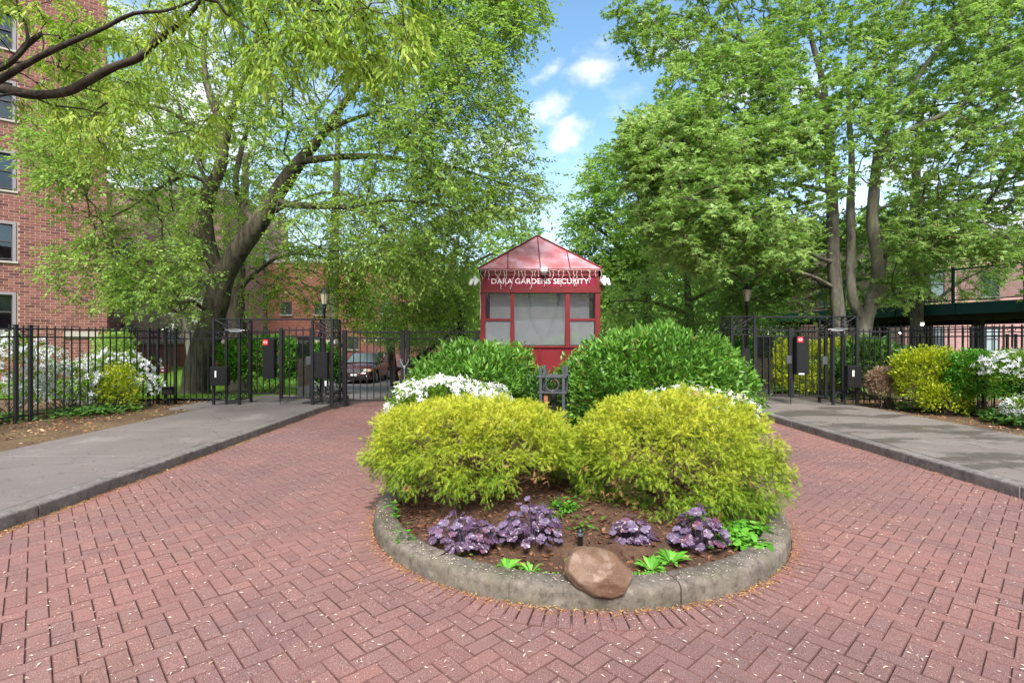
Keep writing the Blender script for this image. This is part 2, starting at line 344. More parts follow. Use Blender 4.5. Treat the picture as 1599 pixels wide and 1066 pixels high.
class MB:
    def __init__(s): s.v = []; s.f = []; s.sm = []
    def add(s, vs, fs, smooth=False):
        n = len(s.v); s.v += [tuple(v) for v in vs]; s.f += [tuple(i+n for i in f) for f in fs]; s.sm += [smooth]*len(fs); return s
    def box(s, x0, x1, y0, y1, z0, z1, bev=0., mx=None):
        if bev <= 0:
            vs = [(x, y, z) for z in (z0, z1) for (x, y) in ((x0, y0), (x1, y0), (x1, y1), (x0, y1))]
            fs = [(3, 2, 1, 0), (4, 5, 6, 7), (0, 1, 5, 4), (1, 2, 6, 5), (2, 3, 7, 6), (3, 0, 4, 7)]
        else:
            b = bev; L = []
            for z, i in ((z0, b), (z0+b, 0), (z1-b, 0), (z1, b)):
                L.append([(x0+i, y0+b if i == 0 else y0+i, z), ])
            rings = []
            for z, i in ((z0, b), (z0+b, 0), (z1-b, 0), (z1, b)):
                c = b if i == 0 else b*.6
                X0, X1, Y0, Y1 = x0+i, x1-i, y0+i, y1-i
                rings.append([(X0+c, Y0, z), (X1-c, Y0, z), (X1, Y0+c, z), (X1, Y1-c, z), (X1-c, Y1, z), (X0+c, Y1, z), (X0, Y1-c, z), (X0, Y0+c, z)])
            vs = [p for r in rings for p in r]; fs = [tuple(range(7, -1, -1)), tuple(range(24, 32))]
            for k in range(3):
                for j in range(8):
                    a = k*8+j; c = k*8+(j+1) % 8; fs.append((a, c, c+8, a+8))
        if mx is not None: vs = [mx @ Vector(v) for v in vs]
        return s.add(vs, fs)
    def tube(s, pts, rad, sides=8, caps=True, smooth=True):
        pts = [Vector(p) for p in pts]; n = len(pts)
        if isinstance(rad, (int, float)): rad = [rad]*n
        T = [((pts[min(i+1, n-1)]-pts[max(i-1, 0)]).normalized()) for i in range(n)]
        ref = Vector((0, 0, 1)) if abs(T[0].z) < .9 else Vector((1, 0, 0))
        u = T[0].cross(ref).normalized(); vs = []
        for i in range(n):
            u = (u - T[i]*u.dot(T[i])).normalized(); w = T[i].cross(u)
            for k in range(sides):
                a = 2*math.pi*k/sides; vs.append(pts[i]+(u*math.cos(a)+w*math.sin(a))*rad[i])
        fs = [(i*sides+k, i*sides+(k+1) % sides, (i+1)*sides+(k+1) % sides, (i+1)*sides+k) for i in range(n-1) for k in range(sides)]
        s.add(vs, fs, smooth)
        if caps: s.add(vs[:sides], [tuple(range(sides))[::-1]]); s.add(vs[-sides:], [tuple(range(sides))])
        return s
    def lathe(s, prof, c=(0, 0, 0), sides=16, smooth=True, mx=None):
        vs = []; n = len(prof)
        for r, z in prof:
            for k in range(sides):
                a = 2*math.pi*k/sides; v = Vector((c[0]+r*math.cos(a), c[1]+r*math.sin(a), c[2]+z)); vs.append(mx @ v if mx is not None else v)
        fs = [(i*sides+k, i*sides+(k+1) % sides, (i+1)*sides+(k+1) % sides, (i+1)*sides+k) for i in range(n-1) for k in range(sides)]
        return s.add(vs, fs, smooth)
    def ring(s, c, r, t, axis='y', n=20, sides=5, ang=0.):
        P = []
        for i in range(n+1):
            a = 2*math.pi*i/n; p = Vector((r*math.cos(a), 0, r*math.sin(a)))
            P.append(Matrix.Rotation(ang, 3, 'Z') @ p + Vector(c))
        return s.tube(P, t, sides, caps=False)
    def prism(s, poly, z0, z1):
        n = len(poly); vs = [(x, y, z0) for x, y in poly]+[(x, y, z1) for x, y in poly]
        fs = [tuple(range(n))[::-1], tuple(range(n, 2*n))]+[(i, (i+1) % n, n+(i+1) % n, n+i) for i in range(n)]
        return s.add(vs, fs)
    def mesh(s, name):
        me = bpy.data.meshes.new(name); me.from_pydata(s.v, [], s.f); me.polygons.foreach_set('use_smooth', s.sm); me.update(); return me
    def build(s, name, mat, parent=None, kind=None, label=None):
        return obj(name, s.mesh(name), mat, parent, kind, label)
def boxuv(me, scale=1.):
    """planar UVs in metres: along the wall and up"""
    uv = me.uv_layers.new(name='UVMap')
    for p in me.polygons:
        n = p.normal
        for li in p.loop_indices:
            v = me.vertices[me.loops[li].vertex_index].co
            if abs(n.z) > .9: u, w = v.x, v.y
            else:
                t = Vector((-n.y, n.x, 0)).normalized(); u = v.x*t.x+v.y*t.y; w = v.z
            uv.data[li].uv = (u*scale, w*scale)
def text_mesh(s, size, width=None):
    cu = bpy.data.curves.new('txt', 'FONT'); cu.body = s; cu.size = size; cu.extrude = .004; cu.align_x = 'CENTER'; cu.align_y = 'CENTER'; cu.resolution_u = 3
    o = bpy.data.objects.new('txt', cu); C.objects.link(o)
    dg = bpy.context.evaluated_depsgraph_get(); me = bpy.data.meshes.new_from_object(o.evaluated_get(dg))
    bpy.data.objects.remove(o); bpy.data.curves.remove(cu)
    xs = [v.co.x for v in me.vertices]; w = max(xs)-min(xs)
    if width:
        for v in me.vertices: v.co.x *= width/w
    me.materials.clear(); return me
def unit(a): return a/np.maximum(np.linalg.norm(a, axis=-1, keepdims=True), 1e-9)
# leaf templates (x across, y along, z up), triangles
def T_(v, f): return (np.array(v, np.float32), np.array(f, np.int32))
LEAF = T_([(0, 0, 0), (-.27, .42, .06), (.27, .42, .06), (0, 1, -.03)], [(0, 3, 1), (0, 2, 3)])
BROAD = T_([(0, 0, 0), (-.17, .35, .03), (.17, .35, .03), (-.13, .7, .02), (.13, .7, .02), (0, 1, -.02), (0, .5, -.03)], [(0, 6, 1), (0, 2, 6), (1, 6, 3), (2, 4, 6), (3, 6, 5), (4, 5, 6)])
LANCE = T_([(0, 0, 0), (-.16, .3, .04), (.16, .3, .04), (-.11, .66, .0), (.11, .66, 0), (0, 1, -.12), (0, .45, -.02)], [(0, 6, 1), (0, 2, 6), (1, 6, 3), (2, 4, 6), (3, 6, 5), (4, 5, 6)])
STRAP = T_([(0, 0, 0), (-.1, .35, .12), (.1, .35, .12), (-.12, .7, .16), (.12, .7, .16), (0, 1, .02)], [(0, 2, 1), (1, 2, 4), (1, 4, 3), (3, 4, 5)])
MAPLE = T_([(0, .12, 0), (-.13, .5, .05), (0, 1, -.12), (.13, .5, .05),
            (-.36, .42, .02), (-.62, .62, -.12), (-.2, .25, .04), (.36, .42, .02), (.62, .62, -.12), (.2, .25, .04),
            (-.5, .1, -.1), (.5, .1, -.1)],
           [(0, 2, 1), (0, 3, 2), (0, 1, 4), (4, 1, 5), (0, 7, 3), (3, 7, 8), (0, 4, 10), (0, 11, 7)])
def spray_template():
    v = []; f = []
    def sp(p, q, w, z0=0, z1=-.05):
        p = np.array(p, float); q = np.array(q, float); d = q-p; n = np.array([-d[1], d[0]])/np.hypot(*d)*w
        i = len(v); v.extend([(p[0]+n[0], p[1]+n[1], z0), (p[0]-n[0], p[1]-n[1], z0), (q[0], q[1], z1)]); f.append((i, i+1, i+2))
    sp((0, 0), (0, 1), .045)
    for t, l in ((.15, .42), (.35, .42), (.55, .34), (.75, .24)):
        for sgn in (-1, 1): sp((0, t), (sgn*l*.75, t+l*.75), .034, -.02, -.1)
    return T_(v, f)
SPRAY = spray_template()
PETAL5 = (lambda: T_(sum([[(0, 0, 0), (.5*math.cos(a-.42), .5*math.sin(a-.42), .28), (1.0*math.cos(a), 1.0*math.sin(a), .22), (.5*math.cos(a+.42), .5*math.sin(a+.42), .28)] for a in [i*2*math.pi/5 for i in range(5)]], []),
        sum([[(4*i, 4*i+1, 4*i+2), (4*i, 4*i+2, 4*i+3)] for i in range(5)], [])))()
def scatter(tp, P, A, N, S):
    tv, tf = tp; A = unit(A); B = unit(np.cross(A, N)); N = np.cross(B, A)
    S = np.asarray(S, np.float32).reshape(-1, 1, 1)
    V = P[:, None]+S*(tv[None, :, 0:1]*B[:, None]+tv[None, :, 1:2]*A[:, None]+tv[None, :, 2:3]*N[:, None])
    k = len(tv); Fc = tf[None]+(np.arange(len(P))*k)[:, None, None]
    return V.reshape(-1, 3), Fc.reshape(-1, 3)
def join(parts):
    V = []; Fc = []; n = 0
    for v, f in parts: V.append(v); Fc.append(f+n); n += len(v)
    return np.concatenate(V), np.concatenate(Fc)
def segs(P0, P1, R0, R1, sides=4):
    d = unit(P1-P0); ref = np.where(np.abs(d[:, 2:3]) < .9, np.array([[0, 0, 1.]]), np.array([[1., 0, 0]]))
    u = unit(np.cross(d, ref)); w = np.cross(d, u); n = len(P0)
    a = np.arange(sides)*2*math.pi/sides; ca, sa = np.cos(a), np.sin(a)
    off = u[:, None]*ca[None, :, None]+w[:, None]*sa[None, :, None]
    V = np.concatenate([P0[:, None]+off*R0[:, None, None], P1[:, None]+off*R1[:, None, None]], 1)
    q = []
    for k in range(sides):
        k2 = (k+1) % sides; q += [(k, k2, sides+k2), (k, sides+k2, sides+k)]
    Fc = np.array(q)[None]+(np.arange(n)*2*sides)[:, None, None]
    return V.reshape(-1, 3), Fc.reshape(-1, 3)
def inpoly(x, y, poly):
    r = np.zeros(len(x), bool); n = len(poly)
    for i in range(n):
        x1, y1 = poly[i]; x2, y2 = poly[(i+1) % n]
        c = ((y1 > y) != (y2 > y)) & (x < (x2-x1)*(y-y1)/((y2-y1) or 1e-9)+x1); r ^= c
    return r
# ================================================================== THE SETTING
def ss(a, b, x): t = np.clip((x-a)/(b-a), 0, 1); return t*t*(3-2*t)
def gz(x, y):
    """terrain height"""
    x = np.asarray(x, float); y = np.asarray(y, float)
    drive = np.where((x > -5.2) & (x < 6.2), -.03, .10)
    nearf = np.where(y < 12.6, drive, .0)
    slope = -np.clip((y-13)*.055, 0, .68)
    wl = ss(-14, -9.8, x)*(1-ss(5.5, 9, x)); far = .10*(1-wl)+(slope-.0)*wl
    side = np.where((x < -5.2) | (x > 6.2), .10, -.02)
    farb = np.where(y < 14.5, side+(far-side)*ss(12.6, 14.5, y), far)
    return np.where(y < 12.6, drive, farb)
gx = np.concatenate([[-900, -200, -80, -50], np.arange(-36, 36.1, .6), [50, 80, 200, 900]])
gy = np.concatenate([[-900, -200, -60], np.arange(-30, 48.1, .6), [60, 100, 300, 1200]])
X, Y = np.meshgrid(gx, gy); Z = gz(X, Y)-.02
nx = len(gx); idx = np.arange(len(gy)*nx).reshape(len(gy), nx)
Fq = np.stack([idx[:-1, :-1], idx[:-1, 1:], idx[1:, 1:], idx[1:, :-1]], -1).reshape(-1, 4)
o = obj('ground', npmesh('ground', np.stack([X, Y, Z], -1).reshape(-1, 3), Fq, True), M['soil'], kind='structure')
def drape(name, left, right, mat, dz, n=40, m=10):
    """a sheet between two polylines that follows the terrain"""
    def rs(pl, t):
        pl = np.array(pl, float); L = np.r_[0, np.cumsum(np.hypot(*np.diff(pl, axis=0).T))]; L /= L[-1]
        return np.stack([np.interp(t, L, pl[:, 0]), np.interp(t, L, pl[:, 1])], -1)
    t = np.linspace(0, 1, n); a = rs(left, t); b = rs(right, t); s = np.linspace(0, 1, m)
    P = a[:, None]*(1-s[None, :, None])+b[:, None]*s[None, :, None]
    z = gz(P[..., 0], P[..., 1])+dz
    V = np.concatenate([P, z[..., None]], -1).reshape(-1, 3); I = np.arange(n*m).reshape(n, m)
    Fq = np.stack([I[:-1, :-1], I[:-1, 1:], I[1:, 1:], I[1:, :-1]], -1).reshape(-1, 4)
    return obj(name, npmesh(name, V, Fq, True), mat, kind='structure')
drape('lawn', [(-36, 13.2), (-36, 34)], [(-6.6, 12.2), (-10.5, 30)], M['lawn'], .02, 60, 40)
drape('lawn', [(-6.5, 12.9), (-9.2, 20)], [(-4.6, 13.4), (-6.2, 17)], M['lawn'], .03, 20, 12)
drape('lawn', [(5.2, 15), (5, 40)], [(30, 12.5), (36, 40)], M['lawn'], .02, 50, 40)
drape('driveway_road', [(-4.2, 13.15), (-9.6, 22), (-12, 34)], [(5.0, 13.15), (4.5, 22), (-3.5, 34)], M['asphalt'], .045, 60, 30)
mb = MB(); mb.box(-200, 200, -22, -6.5, -.1, .004); mb.build('street', M['asphalt'], kind='structure')
# herringbone brick drive -----------------------------------------------------
PC = (.54, 4.57); PR = 1.71                       # planter front circle
LK, RKX = -4.02, 4.86                             # kerb lines
pav = empty('brick_pavement'); tag(pav, kind='structure')
mb = MB(); mb.box(LK-.05, RKX+.3, -6.5, 13.1, -.09, -.012); mb.build('sand_bed', M['joint'], pav)
A0 = R(43); ca, sa = math.cos(A0), math.sin(A0); U = .0925
cand = []
for i in range(-160, 175):
    for j in range(-165, 165):
        m4 = (i-j) % 4
        if m4 == 0: cx, cy, vert = (i+1)*U, (j+.5)*U, 0
        elif m4 == 3: cx, cy, vert = (i+.5)*U, (j+1)*U, 1
        else: continue
        x = cx*ca-cy*sa+.4; y = cx*sa+cy*ca+4.0
        if not (LK-.06 < x < RKX+.3 and -6.4 < y < 13.0): continue
        if y > 12.4: pass
        r = math.hypot(x-PC[0], y-PC[1])
        if r < PR+.13: continue
        if y > 4.6 and -1.0-(y-4.6)*.1 < x < 2.2+(y-4.6)*.1: continue
        cand.append((x, y, vert))
def shown(x, y):
    return y > 2.2 and abs(x/y) < 1.0
cand.sort(key=lambda c: (0 if shown(c[0], c[1]) else 1, c[1]))
def pavmesh(L, Wd, g=.0025, b=.0042, h=.05):
    hx, hy = L/2-g/2, Wd/2-g/2
    v = [(-hx, -hy, -h), (hx, -hy, -h), (hx, hy, -h), (-hx, hy, -h), (-hx, -hy, -b), (hx, -hy, -b), (hx, hy, -b), (-hx, hy, -b),
         (-hx+b, -hy+b, 0), (hx-b, -hy+b, 0), (hx-b, hy-b, 0), (-hx+b, hy-b, 0)]; v[4:8] = [(x_, y_, -.0035) for x_, y_, z_ in v[4:8]]
    f = [(8, 9, 10, 11)]+[(4+k, 4+(k+1) % 4, 8+(k+1) % 4, 8+k) for k in range(4)]+[(k, (k+1) % 4, 4+(k+1) % 4, 4+k) for k in range(4)]
    return v, f
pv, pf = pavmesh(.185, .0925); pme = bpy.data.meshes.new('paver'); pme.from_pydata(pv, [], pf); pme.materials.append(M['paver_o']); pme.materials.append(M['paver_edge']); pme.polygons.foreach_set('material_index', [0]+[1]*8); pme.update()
NP = 300
for x, y, vert in cand[:NP]:
    link_inst('paver', pme, pav, (x, y, random.uniform(-.0018, .0018)), (random.gauss(0, .006), random.gauss(0, .006), A0+vert*math.pi/2+random.gauss(0, .006)))
pvn = np.array(pv); pfn = np.array(pf)
rest = np.array(cand[NP:]); n = len(rest)
ang = A0+rest[:, 2]*math.pi/2+RNG.normal(0, .006, n); c_, s_ = np.cos(ang), np.sin(ang)
tx, ty = RNG.normal(0, .006, n), RNG.normal(0, .006, n)
V = np.empty((n, 12, 3)); V[..., 0] = pvn[None, :, 0]*c_[:, None]-pvn[None, :, 1]*s_[:, None]+rest[:, 0:1]
V[..., 1] = pvn[None, :, 0]*s_[:, None]+pvn[None, :, 1]*c_[:, None]+rest[:, 1:2]
V[..., 2] = pvn[None, :, 2]+RNG.uniform(-.0018, .0018, (n, 1))+pvn[None, :, 0]*tx[:, None]+pvn[None, :, 1]*ty[:, None]
Fq = (pfn[None]+(np.arange(n)*12)[:, None, None]).reshape(-1, 4)
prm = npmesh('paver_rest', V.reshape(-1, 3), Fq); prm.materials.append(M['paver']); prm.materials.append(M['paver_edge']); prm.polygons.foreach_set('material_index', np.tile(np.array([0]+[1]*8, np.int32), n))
o = obj('paver', prm, None, pav, 'stuff')
# island outline (kerb outer line)
def outline(off):
    r = PR-off; pts = []
    a0 = R(188); a1 = R(352)
    pts.append((-1.98+off, 11.5)); pts.append((-1.62+off, 8.0)); pts.append((-1.32+off, 6.0))
    for k in range(0, 41):
        a = R(175)+ (R(365)-R(175))*k/40; pts.append((PC[0]+r*math.cos(a), PC[1]+r*math.sin(a)))
    pts.append((2.52-off, 6.0)); pts.append((2.82-off, 8.0)); pts.append((3.18-off, 11.5))
    return pts
OUT, INN = outline(0), outline(.17)
# soldier course of pavers round the island front
sol = []; arcn = 78
for k in range(arcn):
    a = R(180)+R(180)*(k+.5)/arcn*1.0
    sol.append((PC[0]+(PR+.105)*math.cos(a), PC[1]+(PR+.105)*math.sin(a), a))
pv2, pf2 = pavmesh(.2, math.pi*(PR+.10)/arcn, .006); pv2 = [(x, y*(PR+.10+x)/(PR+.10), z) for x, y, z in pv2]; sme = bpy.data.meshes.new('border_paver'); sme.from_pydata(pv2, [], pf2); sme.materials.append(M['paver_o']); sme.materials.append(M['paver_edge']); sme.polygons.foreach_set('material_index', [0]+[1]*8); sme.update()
for x, y, a in sol:
    link_inst('border_paver', sme, pav, (x, y, .004+random.uniform(-.001, .001)), (random.gauss(0, .006), random.gauss(0, .006), a))
# pavements and kerbs ---------------------------------------------------------------
def slab_strip(root, x0, x1, ys, z, mat):
    for a, b in zip(ys[:-1], ys[1:]):
        MB().box(x0+.004, x1-.004, a+.004, b-.004, -.1, z-.003+random.uniform(-.002, .002), .004).build('slab', mat, root)
lw = empty('pavement'); tag(lw, kind='structure'); lw.name = 'left_pavement'
slab_strip(lw, -6.42, -4.197, [-6.4, -4.6, -2.8, -1, .8, 2.6, 4.4, 6.2, 8.0, 9.8, 11.5, 13.2], .12, M['walk'])
MB().box(-7.1, -6.43, 10.6, 11.9, -.1, .121, .006).build('slab', M['walk'], lw)
rw = empty('right_pavement'); tag(rw, kind='structure')
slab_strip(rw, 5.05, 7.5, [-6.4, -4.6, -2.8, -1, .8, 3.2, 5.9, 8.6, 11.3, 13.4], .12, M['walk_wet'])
def kerb_run(root, pts, w, side, z, mat, name='kerbstone', roundness=.014, dz0=-.1, segn=1):
    """kerb pieces along a polyline; outer face on the polyline, width w to SIDE"""
    prof = [(0, dz0), (0.0, z-roundness*1.6), (roundness*.2, z-roundness*.7), (roundness, z-roundness*.12), (roundness*2.0, z), (w-.012, z), (w, z-.01), (w, dz0)]
    pts = [Vector((p[0], p[1], 0)) for p in pts]; n = len(pts); rings = []
    for i in range(n):
        t = (pts[min(i+1, n-1)]-pts[max(i-1, 0)]).normalized(); q = Vector((-t.y, t.x, 0))*side
        rings.append([pts[i]+q*a+Vector((0, 0, b)) for a, b in prof])
    k = len(prof); mbk = MB(); vs = [p for r in rings for p in r]
    fs = [(i*k+j, i*k+j+1, (i+1)*k+j+1, (i+1)*k+j) for i in range(n-1) for j in range(k-1)]
    if side < 0: fs = [f[::-1] for f in fs]
    mbk.add(vs, fs, True); mbk.add(rings[0], [tuple(range(k))]); mbk.add(rings[-1], [tuple(range(k))[::-1]])
    return mbk.build(name, mat, root)
def split_line(a, b, n): return [(a[0]+(b[0]-a[0])*i/n, a[1]+(b[1]-a[1])*i/n) for i in range(n+1)]
for root, x, side, ys in ((lw, LK, 1, [-6.4, -3, .6, 4.35, 8.1, 11.45]), (rw, RKX, -1, [-6.4, -2, 2.3, 4.9, 6.28, 8.9, 11.45])):
    for a, b in zip(ys[:-1], ys[1:]):
        xo = (lambda y: x+(.22*ss(7.5, 4.5, y) if x > 0 else 0)) if False else (lambda y: x)
        kerb_run(root, [(xo(a+.006+(b-a-.012)*k/6)+random.gauss(0, .003), a+.006+(b-a-.012)*k/6) for k in range(7)], .165, side, .122, M['kerb'])
kerb_run(lw, [(-4.02, 11.46), (-3.75, 12.3), (-3.3, 13.1), (-2.4, 14.4), (-1.4, 15.4), (-.2, 16.0)], .17, 1, .10, M['kerb'], dz0=-.3)
kerb_run(rw, [(4.86, 11.46), (4.86, 13.3)], .17, -1, .12, M['kerb'])
isl = empty('planter_bed'); tag(isl, 'oval planting bed with mossy concrete kerb and brown mulch on the brick drive', 'planter')
# kerb of the island in curved pieces
mid = OUT
cuts = [0, 3, 9, 19, 26, 38, 43, len(OUT)-1]
def dens(pl, k=3):
    r = []
    for a, b in zip(pl[:-1], pl[1:]):
        for i in range(k): r.append((a[0]+(b[0]-a[0])*i/k, a[1]+(b[1]-a[1])*i/k))
    r.append(pl[-1]); return r
for a, b in zip(cuts[:-1], cuts[1:]):
    seg = dens(OUT[a:b+1], 2)
    if a: seg = seg[:]; seg[0] = tuple(np.array(seg[0])*.97+np.array(seg[1])*.03)
    seg[-1] = tuple(np.array(seg[-1])*.94+np.array(seg[-2])*.06)
    seg = dens(seg, 2); seg = [(x+random.gauss(0, .0035), y+random.gauss(0, .0035)) for x, y in seg]
    kerb_run(isl, seg, .17, 1, .125+random.uniform(-.004, .004), M['ring'], roundness=.028)
# mulch surface
res = .05; xs = np.arange(-1.9, 3.2, res); ys = np.arange(2.9, 11.6, res); X, Y = np.meshgrid(xs, ys)
inn = outline(.10); ins = inpoly(X.ravel(), Y.ravel(), inn).reshape(X.shape)
from mathutils import noise as mn
Zm = np.array([[.085+.05*mn.noise((x*1.5, y*1.5, 3))+.022*mn.noise((x*9, y*9, 1))+.06*min(1, math.hypot(x-.6, min(0, y-4.6)) < 1.2) for x in xs] for y in ys])
dist = np.clip((PR-.12-np.hypot(X-PC[0], np.minimum(0, Y-PC[1])))/.5, 0, 1); Zm = .07+(Zm-.07)*dist
I = np.arange(X.size).reshape(X.shape); q = ins[:-1, :-1] & ins[1:, 1:] & ins[1:, :-1] & ins[:-1, 1:]
Fq = np.stack([I[:-1, :-1][q], I[:-1, 1:][q], I[1:, 1:][q], I[1:, :-1][q]], -1)
obj('mulch_bed', npmesh('mulch_bed', np.stack([X, Y, Zm], -1).reshape(-1, 3), Fq, True), M['mulch'], isl)
def flat_scatter(name, pts, zf, mat, size, tp=LEAF, tilt=.25, kind='stuff', parent=None, label=None, cat=None, lift=.004):
    n = len(pts); a = RNG.uniform(0, 2*math.pi, n); A = np.stack([np.cos(a), np.sin(a), RNG.normal(0, tilt*.6, n)], -1)
    N = np.stack([RNG.normal(0, tilt, n), RNG.normal(0, tilt, n), np.ones(n)], -1)
    P = np.stack([pts[:, 0], pts[:, 1], zf+lift+RNG.uniform(0, .004, n)], -1)
    V, Fc = scatter(tp, P, A, N, size[0]+(size[1]-size[0])*RNG.random(n)**1.6)
    o = obj(name, npmesh(name, V, Fc), mat, parent, kind)
    return tag(o, label, cat)
# fallen petals on the bricks
n = 10500; py_ = 2.0+RNG.random(n)**1.5*10.5; px_ = RNG.uniform(LK+.03, RKX-.03, n)
k = (np.hypot(px_-PC[0], py_-PC[1]) > PR+.02) & ~((py_ > 4.6) & (px_ > -1.8) & (px_ < 3.0))
SL = T_([(0, 0, 0), (-.13, .5, .1), (.13, .5, .1), (0, 1, 0)], [(0, 3, 1), (0, 2, 3)])
flat_scatter('fallen_petals', np.stack([px_[k], py_[k]], -1), 0., M['petal'], (.009, .028), SL, .18, label='pale fallen petals and seeds scattered over the red brick drive', cat='petals')
m_ = 700; a_ = RNG.uniform(R(175), R(365), m_); rr_ = PR-.13+RNG.random(m_)*.11
flat_scatter('kerb_petals', np.stack([PC[0]+rr_*np.cos(a_), PC[1]+rr_*np.sin(a_)], -1), .126, M['petal'], (.008, .022), SL, .15, parent=isl)
m_ = 1500; flat_scatter('pavement_petals', np.stack([np.where(RNG.random(m_) < .55, RNG.uniform(-6.3, -4.25, m_), RNG.uniform(5.1, 7.4, m_)), RNG.uniform(4, 11.5, m_)], -1), .123, M['litter'], (.01, .04), SL, .15, label='small leaf bits scattered on the pavements', cat='debris')
# orange debris along kerbs and ring
P = []
for _ in range(7500):
    w = random.random()
    if w < .5: P.append((LK+abs(random.gauss(0, .045)), 3.6+7.8*random.random()**1.8))
    elif w < .6: P.append((RKX-abs(random.gauss(0, .04)), random.uniform(3, 11.4)))
    else:
        a = R(random.uniform(170, 370)); rr = PR+.004+abs(random.gauss(0, .045)); P.append((PC[0]+rr*math.cos(a), PC[1]+rr*math.sin(a)))
flat_scatter('kerb_debris', np.array(P), .004, M['debris'], (.007, .030), SL, .35, label='orange brown plant debris gathered along the kerbs', cat='debris')
# leaf litter in the planter, and by the fences
n = 12000; x = RNG.uniform(-1.1, 2.3, n); y = RNG.uniform(2.95, 6.2, n); k = inpoly(x, y, inn)
x, y = x[k], y[k]; ix = np.clip(((x-xs[0])/res).astype(int), 0, len(xs)-1); iy = np.clip(((y-ys[0])/res).astype(int), 0, len(ys)-1)
flat_scatter('leaf_mulch', np.stack([x, y], -1), Zm[iy, ix], M['litter_dark'], (.014, .06), LEAF, .5, parent=isl)
n = 9000; x = np.concatenate([RNG.uniform(-9.2, -6.5, n//2), RNG.uniform(7.55, 9.8, n//2)]); y = RNG.uniform(4, 12.5, n)
k = RNG.random(n) < np.where(x < 0, .25+.75*(x < -7.2), .35+.65*(x > 8.0)); x, y = x[k], y[k]
flat_scatter('leaf_litter', np.stack([x, y], -1), gz(x, y)-.02, M['litter'], (.02, .08), LEAF, .4, label='dry brown leaves lying on the soil strips beside the pavements', cat='leaf litter')
# grass blades on the lawns seen through the fence
def grass(pts, zf, name, label, hs=(.05, .12)):
    n = len(pts); A = np.stack([RNG.normal(0, .35, n), RNG.normal(0, .35, n), np.ones(n)], -1); N = np.stack([RNG.normal(0, 1, n), RNG.normal(0, 1, n), np.zeros(n)+.1], -1)
    tp = T_([(-.07, 0, 0), (.07, 0, 0), (0, 1, .15)], [(0, 1, 2)])
    V, Fc = scatter(tp, np.stack([pts[:, 0], pts[:, 1], zf], -1), A, N, RNG.uniform(*hs, n))
    tag(obj(name, npmesh(name, V, Fc), M['grass'], None, 'stuff'), label, 'grass')
n = 60000; y = 12.6+RNG.random(n)**1.4*13; x = RNG.uniform(-16, -5.0, n); k = ~((x > -6.5-(y-12.6)*.0) & (y < 13.2)) & (x < -5.0-(y-12.4)*.46+.2); x, y = x[k], y[k]
grass(np.stack([x, y], -1), gz(x, y), 'lawn_grass', 'green mown grass on the lawn round the big elm behind the left fence')
n = 26000; y = RNG.uniform(12.2, 22, n); x = RNG.uniform(7.7, 20, n)
grass(np.stack([x, y], -1), gz(x, y), 'lawn_grass', 'green grass on the ground behind the right hand fence')
